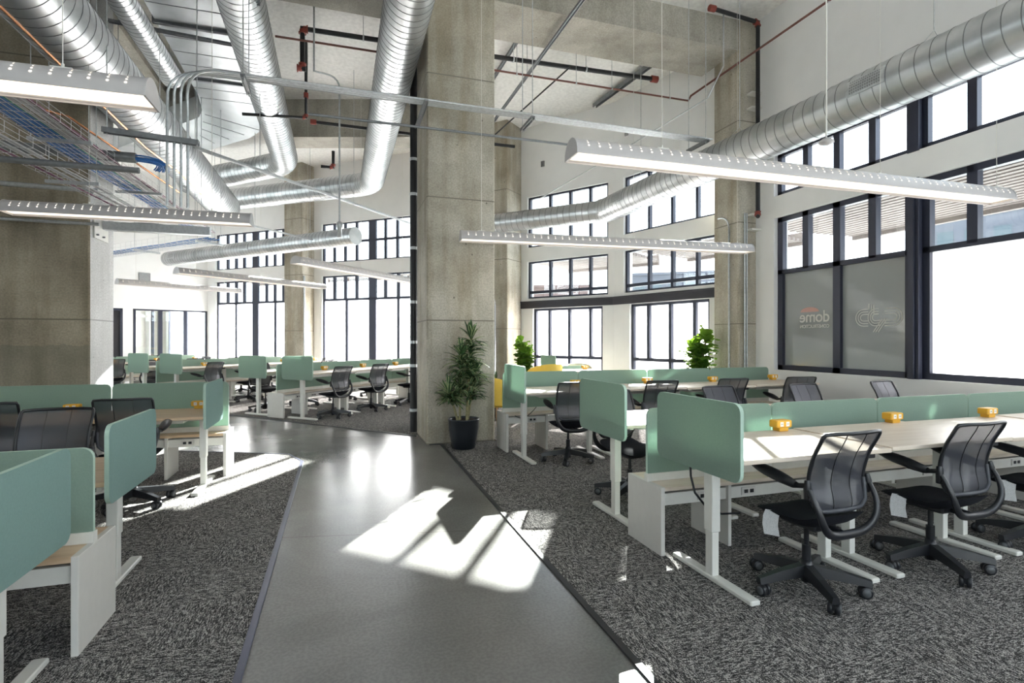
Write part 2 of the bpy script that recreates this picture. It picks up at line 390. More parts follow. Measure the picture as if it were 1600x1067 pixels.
def window(w, s0, s1, z0, z1, cols, rows=None, glass='glass', fw=.06, mull=.05, dep=.11, off=.06, merge=None, filler=None):
    """cols: list of mullion centre positions; rows: list of (z, glass below) splits from bottom"""
    win_n[0] += 1
    root = empty('window_%d' % win_n[0], tuple(w.a)); root['kind'] = 'structure'
    ang = math.atan2(w.t.y, w.t.x); root.rotation_euler = (0,0,ang)
    # local: x along wall, -y... (rotation maps x->t, y->left of t) ; outward = -y
    f = MB()
    def fb(xa, xb, za, zb, d=dep): f.box(xa, xb, -off-d, -off, za, zb)
    fb(s0, s0+fw, z0, z1); fb(s1-fw, s1, z0, z1); fb(s0, s1, z0, z0+fw*.8); fb(s0, s1, z1-fw*.8, z1)
    rows = rows or []
    zs = [z0]+[r[0] for r in rows]+[z1]
    gl = [r[1] for r in rows]+[glass]
    cuts = [r[2] if len(r) > 2 else cols for r in rows]+[cols]
    for k, (za, zb) in enumerate(zip(zs, zs[1:])):
        if k: fb(s0, s1, za-.035, za+.035, dep*.9)
        for c in cuts[k]:
            cw = mull
            if isinstance(c, tuple): c, cw = c
            fb(c-cw/2, c+cw/2, za, zb, dep*1.05)
    f.build('window_frame', 'frame', root)
    for k, (za, zb) in enumerate(zip(zs, zs[1:])):
        edges = [s0]+sorted([(c[0] if isinstance(c, tuple) else c) for c in cuts[k]])+[s1]
        for j, (xa, xb) in enumerate(zip(edges, edges[1:])):
            g = gl[k]
            if callable(g): g = g(j, len(edges)-1)
            yy = -off-dep*.55
            if g == 'glass': MB().box(xa+.005, xb-.005, yy, yy+.008, za, zb).build('glass_pane', g, root)
            else: MB().add([(xa,yy,za),(xb,yy,za),(xb,yy,zb),(xa,yy,zb)], [(0,1,2,3)]).build('film_pane', g, root)
    # metal sill
    return root
# right wall (bays of two lower panes, four upper panes)
bays = [(7.83,10.0), (5.5,7.73), (3.15,5.38), (.8,3.03)]
op0 = []
for a, b in bays: op0 += [(a-.02,b+.02,.97,3.45), (a-.02,b+.02,3.80,5.08)]
wall_mesh('wall_right', W[0], op0, ext1=.0)
for i, (a, b) in enumerate(bays):
    q = (b-a)/4
    c4 = [(a+q, .11), (a+2*q, .12), (a+3*q, .11)]; c2 = [(a+2*q, .12)]
    gfun = (lambda j, n: 'greyfilm') if i == 0 else (lambda j, n: 'frost')
    window(W[0], a, b, .97, 3.45, c4, [(2.56, gfun, c2)], 'glass', .10, .08, .09)
    window(W[0], a, b, 3.80, 5.08, [(x[0], .10) for x in c4], [(4.47, 'glass')], 'glass', .08, .07, .08)
    if i: # steel post between bays
        pass
mb = MB(); m0 = W[0].M()
for a, b in ((7.70,7.86),(5.35,5.53),(3.00,3.18)):
    mb.box(a+.01, b-.01, -.02, .05, .97, 3.46, 0, m0); mb.box(a+.05, b-.05, -.05, -.0, .97, 3.46, 0, m0)
    mb.box(a+.01, b-.01, -.02, .05, 3.79, 5.09, 0, m0)
structure('trim_1', mb, 'frame')
# g2 / g1 facets
U2 = [.72, 1.32, 1.93]; U1 = [.65, 1.20, 1.78]
wall_mesh('wall_back_right', W[1], [(.12,2.6,3.80,5.08),(.12,2.6,2.50,3.44),(.40,2.42,.12,2.24)])
wall_mesh('wall_back_middle', W[2], [(.15,2.43,3.80,5.08),(.15,2.43,2.50,3.44),(.29,2.26,.12,2.24)])
window(W[1], .12, 2.6, 3.80, 5.08, U2, None, 'glass', .055, .06, .08)
window(W[1], .12, 2.6, 2.50, 3.44, U2, [(2.66, 'glass')], 'glass', .055, .065, .08)
window(W[1], .40, 2.42, .12, 2.24, [.78,1.37,1.95], [(1.03, 'frost', [1.37])], 'frost', .07, .075)
window(W[2], .15, 2.43, 3.80, 5.08, U1, None, 'glass', .055, .065, .08)
window(W[2], .15, 2.43, 2.50, 3.44, U1, [(2.66, 'glass')], 'glass', .055, .065, .08)
window(W[2], .29, 2.26, .12, 2.24, [.65,1.23,1.80], [(1.03, 'frost', [1.23])], 'frost', .07, .07)
wall_mesh('wall_back_corner', W[3], [(.15,1.75,3.80,5.08)])
window(W[3], .15, 1.75, 3.80, 5.08, [.68,1.21], None, 'glass', .055, .065, .08)
# far-left facade
wall_mesh('wall_back_left', W[4], [(1.0,4.73,3.84,5.05),(6.03,9.32,3.84,5.05),(1.0,4.73,.12,3.43),(6.03,9.32,.12,3.43)])
c_up2 = [1.5,2.0,2.42,(2.88,.26),3.46,3.89,4.30]; c_up1 = [6.36,6.73,7.09,(7.57,.27),8.08,8.45,8.84]
window(W[4], 1.0, 4.73, 3.84, 5.05, c_up2, [(4.45, 'glass', c_up2)], 'glass', .05, .075, .06)
window(W[4], 6.03, 9.32, 3.84, 5.05, c_up1, None, 'glass', .05, .09, .06)
window(W[4], 1.0, 4.73, .12, 3.43, [1.5,1.97,2.42,(2.88,.26),3.46,3.89,4.30], [(2.69, 'frost', [1.97,(2.88,.26),3.83])], 'glass', .06, .09, .06)
window(W[4], 6.03, 9.32, .12, 3.43, c_up1, [(2.69, 'frost', [6.70,(7.57,.27),8.45])], 'glass', .06, .09, .06)
# left office wall
wall_mesh('wall_left', W[5], [(.02,2.16,0,2.44),(2.42,3.4,0,2.44)], .12)
def office_glass():
    w = W[5]
    window(w, .02, 2.14, .0, 2.44, [(.69,.10),(1.41,.12)], None, 'glass', .06, .06, .09, .0)
    win_n[0]
    r = empty('door_1', tuple(w.a), math.atan2(w.t.y, w.t.x)); r['kind'] = 'structure'
    mb = MB()
    for a, b, c, d in ((2.42,2.49,0,2.44),(3.33,3.4,0,2.44),(2.42,3.4,2.37,2.44),(2.85,2.92,0,2.4)): mb.box(a, b, -.1, .0, c, d)
    mb.build('door_frame', 'frame', r); MB().box(2.49, 3.33, -.06, -.05, 0, 2.37).build('door_leaf', 'steel_black', r)
office_glass()
# office room behind: back wall, side wall with frosted window
bo = W[5]
mb = MB(); m5 = bo.M(); mb.box(-.2, 6, 3.0, 3.1, 0, CEIL, 0, m5); mb.box(3.42, 3.5, .12, 3.0, 0, CEIL, 0, m5); mb.box(1.15, 1.22, .12, 1.6, 0, CEIL, 0, m5)
structure('wall_office', mb, 'office_wall')
wx = Wall((V[5][0], V[5][1]), (V[5][0]-2.9, V[5][1]+2.43))
wall_mesh('wall_office_front', wx, [(.3,3.0,.12,3.43)])
window(wx, .3, 3.0, .12, 3.43, [(1.2,.12),(2.1,.12)], [(2.69, 'frost')], 'glass', .08, .12)
# left boundary, room shell
ws_ = Wall((-11.15, 17.2), (-11.15, -3.2)); ops = [(1.0,3.6,.9,5.1),(4.2,6.8,.9,5.1),(7.4,10.0,.9,5.1)]
wall_mesh('wall_side', ws_, ops)
for a, b, c, d_ in ops: window(ws_, a, b, c, d_, [(a+b)/2], [(3.4, 'glass')], 'glass', .07, .08)  # unseen side windows, added as fill light for the far wing
wr_ = Wall((-11.2, -3.05), (6.8, -3.05)); ops = [(8.0,10.7,.9,4.2),(11.5,14.2,.9,4.2),(14.7,17.4,.9,4.2)]
wall_mesh('wall_rear', wr_, ops)
for a, b, c, d_ in ops: window(wr_, a, b, c, d_, [(a+b)/2], None, 'glass', .07, .08)  # unseen rear windows, added and sized for the fill light from behind
FP = [(-11.3,-3.2)]+[(x+.2, y) if i < 2 else (x+.15, y+.15) for i, (x, y) in enumerate(V[:5])]+[(-4.2,21.0),(-7.4,23.6),(-13,20)]
FP = [(-13,-3.2),(7.0,-3.2),(7.0,8.15),(6.15,11.0),(4.55,13.35),(3.3,14.8),(-4.2,21.05),(-8.0,24.3),(-13,21)]
mb = MB(); mb.prism(FP, -.15, 0); structure('floor', mb, 'floor')
mb = MB(); mb.prism(FP, CEIL, CEIL+.25); structure('ceiling', mb, 'ceiling')
# carpets
def carpet(name, pts, edges):
    mb = MB(); mb.prism(pts, .0, .007); structure(name, mb, 'carpet')
carpet('floor_carpet_right', [(1.20,-3),(6.79,-3),(6.79,8.08),(5.97,10.86),(4.37,13.15),(3.0,13.2),(2.2,8.45),(2.18,7.40),(1.37,7.40)], 0)
carpet('floor_carpet_left', [(-.42,-3),(-.42,6.85),(-.60,7.33),(-2.05,8.02),(-11,8.3),(-11,-3)], 0)
carpet('floor_carpet_far', [(1.12,8.14),(1.2,8.45),(2.2,8.45),(3.0,14.7),(-4.28,20.8),(-11,17.2),(-11,14),(-6.2,16.2)], 0)
mb = MB(); mb.bar((1.195,-3,.005),(1.365,7.40,.005),.035,.012); mb.bar((1.365,7.40,.005),(1.20,7.40,.005),.02,.012); structure('trim_2', mb, 'trim_black')
mb = MB(); mb.bar((-.41,-3,.005),(-.41,6.86,.005),.035,.012); mb.bar((-.41,6.85,.005),(-.60,7.34,.005),.02,.012); mb.bar((-.60,7.34,.005),(-2.05,8.03,.005),.02,.012); structure('trim_3', mb, 'trim_blue')
mb = MB(); mb.bar((1.12,8.13,.005),(-6.2,16.19,.005),.035,.012); structure('trim_4', mb, 'trim_black')
# black steel ledger beam over the lower windows
for nm, w, a, b in (('trim_5', W[1], 0., 2.898), ('trim_6', W[2], 0., 2.796)):
    mb = MB(); mb.box(a, b, -.06, .0, 2.25, 2.43, 0, w.M()); mb.box(a, b, -.075, -.0, 2.40, 2.43, 0, w.M()); structure(nm, mb, 'steel_black')
# concrete columns and beams
def colbox(name, x0, x1, y0, y1, mat='column', z1=CEIL, c=.02):
    mb = MB(); mb.cbox(x0, x1, y0, y1, -.05, z1+.05, c); return structure(name, mb, mat)
colbox('wall_column_center', 1.17, 2.15, 7.42, 8.40)
colbox('wall_column_right', 6.44, 7.0, 7.42, 8.05)
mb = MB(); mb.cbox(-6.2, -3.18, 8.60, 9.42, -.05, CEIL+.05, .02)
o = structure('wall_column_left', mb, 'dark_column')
nt = M['dark_column'].node_tree; b = nt.nodes['Principled BSDF']; src = b.inputs['Base Color'].links[0].from_socket; L = nt.links.new
gm = nt.nodes.new('ShaderNodeTexCoord'); sp = nt.nodes.new('ShaderNodeSeparateXYZ'); L(gm.outputs['Object'], sp.inputs[0])
nz = N(nt, 'ShaderNodeTexNoise', Scale=2.5, Detail=6.); L(gm.outputs['Object'], nz.inputs['Vector'])
ad = N(nt, 'ShaderNodeMath', operation='MULTIPLY_ADD'); L(nz.outputs[0], ad.inputs[0]); ad.inputs[1].default_value = .22; L(sp.outputs['Z'], ad.inputs[2])
lt = N(nt, 'ShaderNodeMath', operation='LESS_THAN'); L(ad.outputs[0], lt.inputs[0]); lt.inputs[1].default_value = 1.50
n2 = N(nt, 'ShaderNodeTexNoise', Scale=5., Detail=8., Roughness=.7); L(gm.outputs['Object'], n2.inputs['Vector'])
g2_ = N(nt, 'ShaderNodeMath', operation='GREATER_THAN'); L(n2.outputs[0], g2_.inputs[0]); g2_.inputs[1].default_value = .66
mxx = N(nt, 'ShaderNodeMath', operation='MAXIMUM'); L(lt.outputs[0], mxx.inputs[0]); L(g2_.outputs[0], mxx.inputs[1])
ml_ = N(nt, 'ShaderNodeMath', operation='MULTIPLY'); L(mxx.outputs[0], ml_.inputs[0]); ml_.inputs[1].default_value = .42
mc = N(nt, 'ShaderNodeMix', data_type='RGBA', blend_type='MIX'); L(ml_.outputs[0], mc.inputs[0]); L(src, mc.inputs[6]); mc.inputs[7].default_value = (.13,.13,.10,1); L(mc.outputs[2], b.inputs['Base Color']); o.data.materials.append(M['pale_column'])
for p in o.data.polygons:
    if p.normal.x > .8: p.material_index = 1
def rotcol(name, cx, cy_, w, d, ang):
    mb = MB(); m = Matrix.Translation((cx, cy_, 0)) @ Matrix.Rotation(ang, 4, 'Z'); mb.cbox(-w/2, w/2, -d/2, d/2, -.05, CEIL+.05, .02, 0, m); return structure(name, mb, 'column')
rotcol('wall_column_corner', 3.98, 13.05, .72, .72, R(-48))
rotcol('wall_column_far', -1.13, 17.95, .72, .60, R(-40))
mb = MB(); mb.box(-11.1, 6.445, 7.43, 8.39, 6.36, CEIL+.1); structure('ceiling_beam_near', mb, 'beam')
mb = MB(); m = Matrix.Translation((0.1,12.95,0)) @ Matrix.Rotation(R(-18), 4, 'Z'); mb.box(-1.45, 3.0, -.3, .4, 6.02, CEIL+.1, 0, m); structure('ceiling_beam_far', mb, 'beam')
mb = MB(); mb.box(-4.2, -3.3, 9.42, 14.5, 6.42, CEIL+.1); structure('ceiling_beam_left', mb, 'beam')
# pale horizontal niches beside right column
mb = MB()
for z in (5.6, 5.35, 3.55, 3.3):
    mb.box(6.60, 6.79, 7.28, 7.41, z, z+.03)
tag(mb.build('bracket_plate', 'legmetal'), 'small white plates stepped beside the right concrete column', 'bracket', None, 'stuff')

# ------------------------------------------------------------------ outdoors
mb = MB(); mb.box(-80, 120, 8.3, 160, -.5, -.16); mb.box(7.3, 120, -40, 8.3, -.5, -.16); structure('ground', mb, 'street')
def canopy(w, s0, s1, d, label):
    root = empty('slatted_canopy', tuple(w.a), math.atan2(w.t.y, w.t.x))
    tag(root, label, 'canopy', 'slatted canopies outside the windows')
    mb = MB()
    k = .42
    while k < d: mb.box(s0, s1, -k-.09, -k, 3.52, 3.58); k += .165
    mb.build('slats', 'canopy', root)
    mb = MB(); x = s0+.3
    while x < s1: mb.box(x-.03, x+.03, -d, -.3, 3.58, 3.70); x += 1.3
    mb.box(s0, s1, -d-.1, -d, 3.45, 3.72); mb.build('canopy_beam', 'canopy', root)
canopy(W[0], .5, 11.1, 3.0, 'brown slatted canopy outside the right-hand window wall')
canopy(W[1], .0, 2.9, 2.6, 'brown slatted canopy outside the window bay beside the right column')
canopy(W[2], .0, 2.8, 2.6, 'brown slatted canopy outside the middle window bay')
canopy(W[4], 1.0, 9.3, 1.6, 'slatted canopy outside the far left windows')
def building(loc, w, d, h, mat, label, floors, cols, rz=0):
    r = empty('building', loc, rz); tag(r, label, 'building')
    MB().box(-w/2, w/2, -d/2, d/2, 0, h).build('facade', mat, r)
    mb = MB()
    for i in range(floors):
        for j in range(cols):
            x = -w/2+w*(j+.5)/cols; z = 1.2+(h-1.5)*i/floors
            mb.box(x-w/cols*.3, x+w/cols*.3, -d/2-.06, -d/2-.02, z, z+(h/floors)*.5)
    mb.build('window_grid', 'building_window', r)
    MB().box(-w/2-.2, w/2+.2, -d/2-.2, d/2+.2, h, h+.3).build('roof', mat, r)
building((44,58,-.16), 16, 10, 9.5, 'building', 'pale grey building seen through the right middle windows', 4, 8, R(-35))
building((22,62,-.16), 14, 10, 7.5, 'building_red', 'brick coloured building seen through the middle windows', 3, 7, R(-20))
building((62,30,-.16), 18, 10, 13, 'building', 'tall pale building seen through the right wall windows', 5, 9, R(-65))
def street_lamp(x, y, label):
    r = empty('street_lamp', (x, y, -.16)); tag(r, label, 'street lamp')
    MB().tube([(0,0,0),(0,0,4.2)], .06, 8).build('pole', 'lamp_green', r)
    MB().tube([(-.7,0,3.7),(0,0,3.8),(.7,0,3.7)], .03, 6).build('arm', 'lamp_green', r)
    mb = MB(); mb.lathe([(.02,3.45),(.16,3.40),(.17,3.30),(.10,3.18),(.01,3.15)], 12, 0, None, (-.7,0,0)); mb.lathe([(.02,3.45),(.16,3.40),(.17,3.30),(.10,3.18),(.01,3.15)], 12, 0, None, (.7,0,0)); mb.build('lantern', 'lamp_green', r)
street_lamp(17.5, 17.0, 'green double street lamp outside the grey film windows')

# ------------------------------------------------------------------ task chair (faces +y)
def lerp_tab(tab, z):
    i = 0
    while i < len(tab)-2 and z > tab[i+1][0]: i += 1
    p = [tab[max(0, i-1)], tab[i], tab[i+1], tab[min(len(tab)-1, i+2)]]; t = min(1, max(0, (z-p[1][0])/(p[2][0]-p[1][0])))
    return [.5*(2*b+(c-a)*t+(2*a-5*b+4*c-d)*t*t+(3*b-a-3*c+d)*t**3) for a, b, c, d in zip(*[q[1:] for q in p])]
BACK = [(.455,-.190,.185),(.49,-.212,.192),(.56,-.236,.199),(.68,-.218,.203),(.82,-.252,.206),(.965,-.322,.210)]
def back_pt(sx, z, push=0.):
    y, hw = lerp_tab(BACK, z); x = sx*hw
    return (x, y+x*x*.7-push, z)
def make_chair(tagged):
    root = empty('task_chair')
    # base
    mb = MB()
    mb.lathe([(.0,.175),(.028,.175),(.034,.155),(.044,.14),(.048,.085),(.034,.08),(.030,.045),(.0,.045)], 14)
    for k in range(5):
        a = R(90+72*k+12); d = Vector((math.cos(a), math.sin(a), 0)); n = Vector((-d.y, d.x, 0))
        vs = []
        for t, w, zt, zb in ((.03,.036,.150,.086),(.18,.030,.130,.080),(.325,.022,.100,.066)):
            p = d*t; vs += [p-n*w+Vector((0,0,zb)), p+n*w+Vector((0,0,zb)), p+n*w*.65+Vector((0,0,zt)), p-n*w*.65+Vector((0,0,zt))]
        fs = [(0,3,2,1),(8,9,10,11)]
        for q in (0,4):
            for i in range(4): j=(i+1)%4; fs.append((q+i,q+j,q+4+j,q+4+i))
        mb.add(vs, fs)
    mb.build('star_base', 'black', root)
    for k in range(5):
        a = R(90+72*k+12); d = Vector((math.cos(a), math.sin(a), 0))
        yaw = a+1.1+k*.7; cm = Matrix.Translation(d*.305) @ Matrix.Rotation(yaw, 4, 'Z')
        mb = MB()
        for s_ in (-1, 1):
            wm = cm @ Matrix.Translation((.012, s_*.018, .034)) @ Matrix.Rotation(R(90), 4, 'X')
            mb.lathe([(.0,-.012),(.031,-.012),(.034,-.008),(.034,.008),(.031,.012),(.0,.012)], 16, 0, wm)
            mb.lathe([(.0,-.013),(.023,-.013),(.023,.013),(.0,.013)], 12, 1, wm)
        mb.tube([cm@Vector((-.004,0,.03)), cm@Vector((-.004,0,.085))], .011, 8)
        mb.box(-.02, .026, -.007, .007, .03, .06, 0, cm)
        mb.build('caster', ['black', 'wheel'], root)
    mb = MB(); mb.tube([(0,0,.13),(0,0,.26)], .024, 12); mb.tube([(0,0,.25),(0,0,.40)], .014, 12); mb.build('gas_lift', 'black', root)
    # mechanism + seat
    mb = MB(); mb.cbox(-.085,.085,-.13,.11,.375,.425,.012); mb.build('seat_mechanism', 'black', root)
    def seat(u, v, top):
        # superellipse pad, waterfall front
        a = 2*PI*u; c, s_ = math.cos(a), math.sin(a)
        ex = .42; x = .212*v*math.copysign(abs(c)**ex, c); y = .235*v*math.copysign(abs(s_)**ex, s_)
        z = .446+(.020 if top else -.046)*(1-v**5) + .9*x*x*.35 - (max(0, y-.12)**2)*1.4 + (max(0, -y-.06)**2)*1.9
        return (x, y-.012, z)
    mb = MB(); mb.grid(lambda u, v: seat(u, v*1.0, True), 28, 7); mb.grid(lambda u, v: seat(u, 1-v*1.0, False), 28, 7)
    mb.build('seat', 'cushion', root)
    # back: frame + seams + mesh
    z0, z1 = .522, .955
    loop = []
    for k in range(13): loop.append(back_pt(-1+.0*k, z0+.07+(z1-.035-z0-.07)*k/12))
    loop += [back_pt(-.99, z1-.014), back_pt(-.95, z1)]
    loop += [back_pt(-.9+1.8*k/8, z1+.004) for k in range(1, 8)]
    loop += [back_pt(.95, z1), back_pt(.99, z1-.014)]
    for k in range(13): loop.append(back_pt(1, z1-.035-(z1-.035-z0-.07)*k/12))
    loop += [back_pt(.93, z0+.035), back_pt(.72, z0+.008)]
    loop += [back_pt(.72-1.44*k/6, z0-.002) for k in range(1, 6)]
    loop += [back_pt(-.72, z0+.008), back_pt(-.93, z0+.035), loop[0]]
    fr = MB(); fr.tube(loop, .0105, 7, cap=False); fr.build('back_frame', 'black', root)
    mm = MB()
    def mp(u, v):
        z = z0+(z1-z0)*v; k = 1.
        if z < z0+.07: k = .72+.28*((z-z0)/.07)**.5
        return back_pt((2*u-1)*k*.99, z)
    mm.grid(mp, 12, 20); mesh = mm.build('back_mesh', 'mesh', root)
    rim = MB(); rim.tube([back_pt(-.99, z0+.16, .004), back_pt(-.985, z0+.09, .004), back_pt(-.95, z0+.045, .004), back_pt(-.82, z0+.017, .004)]+[back_pt(-.72+1.44*k/8, z0+.006, .004) for k in range(9)]+[back_pt(.82, z0+.017, .004), back_pt(.95, z0+.045, .004), back_pt(.985, z0+.09, .004), back_pt(.99, z0+.16, .004)], .0125, 8); rim.build('lumbar_rim', 'rim', root)
    sm = MB()
    for sx in (-.34, .34): sm.tube([back_pt(sx, z0+(z1-z0)*k/14, .001) for k in range(15)], .0028, 5)
    sm.build('back_seam', 'black', root)
    # U shaped support
    up = []
    for k in range(25):
        ph = PI*k/24; c, q = math.cos(ph), math.sin(ph)
        x = .226*math.copysign(abs(c)**.6, c); z = .665-.265*q**.85
        y = -.205-.060*math.sin(PI*min(1, q**.8*.80))-.012*q
        up.append((x, y, z))
    mb = MB(); mb.tube(up, [.0145+.010*math.sin(PI*k/24) for k in range(25)], 10, sy=.8); mb.tube([(0,-.22,.397),(0,-.10,.40)], .022, 8); mb.build('back_support', 'black', root)
    for s_ in (-1, 1):
        mb = MB()
        mb.tube([(s_*.222,-.20,.70),(s_*.226,-.205,.66),(s_*.226,-.20,.60)], [.014,.020,.015], 8)
        mb.tube([(s_*.228,-.20,.672),(s_*.238,-.12,.655),(s_*.243,-.03,.662)], [.014,.013,.012], 8)
        def pad(u, v):
            a = 2*PI*u; yy = -.15+.31*v; w = .042*(math.sin(PI*min(1, max(0, .06+v*.9)))**.45)
            return (s_*.246+w*math.cos(a), yy, .668+.050*v+ .030*math.sin(a)*(w/.042))
        mb.grid(pad, 12, 12)
        mb.build('armrest', 'black', root)
    if tagged:
        mb = MB()
        pr = [(-.200,.05,.462),(-.222,.045,.435),(-.228,.045,.385),(-.220,.040,.325)]
        vs = []
        for x, y, z in pr: vs += [(x+.024, y-.034, z), (x-.018, y+.036, z)]
        vs2 = [(x-.003, y, z) for x, y, z in vs]
        mb.add(vs+vs2, [(0,1,3,2),(2,3,5,4),(4,5,7,6),(8,10,11,9),(10,12,13,11),(12,14,15,13)], True)
        mb.build('paper_tag', 'paper', root)
    return root
chair_src = {}
def chair(x, y, ang, label, group, tagged=False):
    if tagged not in chair_src: r = chair_src[tagged] = make_chair(tagged)
    else: r = copy_tree(chair_src[tagged])
    r.location = (x, y, .007); r.rotation_euler = (0,0,ang); tag(r, label, 'chair', group)
    return r

# ------------------------------------------------------------------ bench desk pods
P = 1.093
ORD = ['first', 'second', 'third', 'fourth', 'fifth']
def outlet(mat, a, b, z, label, grp):
    r = empty('power_box'); r.matrix_world = mat @ Matrix.Translation((a, b, z)); tag(r, label, 'power outlet', grp)
    mb = MB(); mb.cbox(-.066,.066,-.04,.04,.026,.078,.006); mb.cbox(-.04,.04,-.034,.034,.0,.03,.004); mb.build('housing', 'yellow', r)
    for sx in (-1, 1):
        for sy in (-1, 1):
            q = MB(); q.box(sx*.026-.014+.0, sx*.026+.014, sy*.040-.001, sy*.040+.001, .036, .068)
            for dx in (-.005,.005): q.box(sx*.026+dx-.0012, sx*.026+dx+.0012, sy*.0412-.0006, sy*.0412+.0006, .048, .057, 1)
            q.build('socket_plate', ['socket', 'black'], r)
def desk(mat, a0, b0, z, flip, end, wood, felt, label, grp, sx0=-.026):
    """desk top from a0..a0+P, b0..b0+.74; flip: user side is the high b edge"""
    r = empty('standing_desk'); r.matrix_world = mat @ Matrix.Translation((a0, b0, 0)); tag(r, label, 'desk', grp)
    mb = MB(); mb.cbox(max(.003, sx0+.024), P-.003, 0, .74, z-.026, z, .003); mb.build('desktop', wood, r)
    mb = MB(); mb.box(.10, P-.10, .30, .36, z-.075, z-.028); mb.box(.10, P-.10, .42, .46, z-.07, z-.028)
    for x in (.075, P-.105): mb.box(x, x+.03, .08, .66, z-.05, z-.027)
    mb.box(P/2-.25, P/2+.25, .33, .53, z-.10, z-.075); mb.build('underframe', 'legmetal', r)
    ub = .06 if not flip else .60
    mb = MB(); mb.cbox(P-.17, P-.11, ub-.04, ub+.08, z-.055, z-.028, .004); mb.build('height_switch', 'black', r)
    for x in ((.104 if sx0 < 0 else .130), P-.104):
        c = .38 if not flip else .36
        lg = MB(); lg.cbox(x-.030, x+.030, c-.04, c+.04, .30, z-.05, .004); lg.cbox(x-.024, x+.024, c-.033, c+.033, .035, .31, .003)
        l = lg.build('leg', 'legmetal', r)
        f = MB(); f.cbox(x-.033, x+.033, c-.36, c+.36, .007, .036, .006); f.build('foot', 'legmetal', l)
    if end:
        s = MB(); m = Matrix(((0,0,1,0),(1,0,0,0),(0,1,0,0),(0,0,0,1)))
        pts = rrect(.78, .43, .055, 6, -.01, z-.125)
        # felt panel: outline in (b,z), thickness along a
        n = len(pts); th = .022; x0 = sx0
        s.add([(x0,p[0],p[1]) for p in pts]+[(x0+th,p[0],p[1]) for p in pts], [tuple(range(n)), tuple(range(2*n-1,n-1,-1))])
        s.add([(x0,p[0],p[1]) for p in pts]+[(x0+th,p[0],p[1]) for p in pts], [(i,n+i,n+(i+1)%n,(i+1)%n) for i in range(n)], False, 1)
        s.build('side_screen', [felt, 'felt_edge'], r)
    return r
def pod(name, O, r, q, n, zA, zB, rows, wood, felt, box_a, where, rowsB_n=None, zC=.975, tagA=False, spine_z=.465, chairs=None, ends=True, scr='felt'):
    mat = Matrix(((r[0],q[0],0,O[0]),(r[1],q[1],0,O[1]),(0,0,1,0),(0,0,0,1)))
    det = mat.to_3x3().determinant()
    nB = rowsB_n if rowsB_n is not None else n
    # Empties carry rotation only: build with mirrored local axis when needed
    def place(fn):
        pass
    ang = math.atan2(r[1], r[0])
    if det < 0:   # mirror: use rotated frame with b reversed
        pass
    for row, nn, z in (('A', n, zA), ('B', nB, zB)):
        if row not in rows: continue
        b0 = 0. if row == 'A' else 1.21
        side = {'A': where[1], 'B': where[2]}[row]
        for k in range(nn):
            lab = '%s desk, %s from aisle, %s' % ({'maple':'maple','maple_glare':'glare-lightened maple'}[wood], ORD[k], side)
            if k == 0 and ends: lab = '%s desk with green side screen, %s' % ({'maple':'maple','maple_glare':'glare-lightened maple'}[wood], side)
            desk(mat, k*P, b0, z+(.006 if k % 2 else 0), row == 'B', k == 0 and ends, wood, felt, lab, 'sit-stand desks in rows', .03 if det < 0 else -.026)
            bb = .70 if row == 'A' else 1.25
            outlet(mat, k*P+box_a, bb, z+(.006 if k % 2 else 0), 'mustard power box on %s desk from aisle, %s' % (ORD[k], side), 'power boxes on the desks')
    nS = max(n, nB)
    sp = empty('bench_spine'); sp.matrix_world = mat @ Matrix.Translation((0, .76, 0)); tag(sp, 'low white bench with wood top, %s' % where[0], 'bench', 'low spine benches between desk rows')
    L = nS*P; sz = spine_z
    mb = MB(); mb.cbox(.0, L, 0, .43, sz-.028, sz, .003); mb.build('bench_top', wood, sp)
    for x in [0.]+[k*P+P*.5 for k in range(nS)]+[L-.028]:
        e = MB(); e.cbox(x, x+.028, .005, .425, .007, sz-.028, .002)
        if x == 0.: e.cbox(-.003, .028, -.001, .431, .007, sz+.001, .002)
        e.build('end_panel' if x in (0., L-.028) else 'support_panel', 'lam', sp)
    mb = MB(); mb.box(.03, L-.03, .03, .055, sz-.13, sz-.05); mb.box(.03, L-.03, .375, .40, sz-.13, sz-.05); mb.build('side_rail', 'legmetal', sp)
    mb = MB(); mb.box(.03, L-.03, .10, .33, sz-.10, sz-.075); mb.build('cable_trough', 'galv', sp)
    for k in range(nS):
        for f in (.28, .62):
            q_ = MB(); x = k*P+f*P; q_.box(x, x+.12, .02, .034, sz-.115, sz-.06); q_.box(x+.02, x+.05, .016, .021, sz-.10, sz-.075, 1); q_.box(x+.07, x+.10, .016, .021, sz-.10, sz-.075, 1); q_.build('outlet_strip', ['lam', 'black'], sp)
    for k in range(nS):
        s = empty('privacy_screen'); s.matrix_world = mat @ Matrix.Translation((k*P, .95, sz))
        tag(s, 'green felt screen, %s from aisle, %s' % (ORD[k], where[0]), 'privacy screen', 'felt screens along the spines')
        pts = rrect(P-.012, zC-sz, .05, 5, .006, 0)
        pts = [(p[0], p[1]) if p[1] > .06 else ((.006, .0) if p[0] < P/2 else (P-.006, .0)) for p in pts]
        o2 = []
        for p in pts:
            if not o2 or (abs(p[0]-o2[-1][0])+abs(p[1]-o2[-1][1])) > 1e-5: o2.append(p)
        pts = o2; nn = len(pts); th = .012
        m_ = MB(); m_.add([(p[0],-th,p[1]) for p in pts]+[(p[0],th,p[1]) for p in pts], [tuple(range(nn)), tuple(range(2*nn-1,nn-1,-1))])
        m_.add([(p[0],-th,p[1]) for p in pts]+[(p[0],th,p[1]) for p in pts], [(i,nn+i,nn+(i+1)%nn,(i+1)%nn) for i in range(nn)], False, 1)
        m_.build('felt_panel', [scr, 'felt_edge'], s)
        c = MB(); c.box(.0, P-.004, -.022, .022, 0.001, .055); c.build('base_channel', 'legmetal', s)
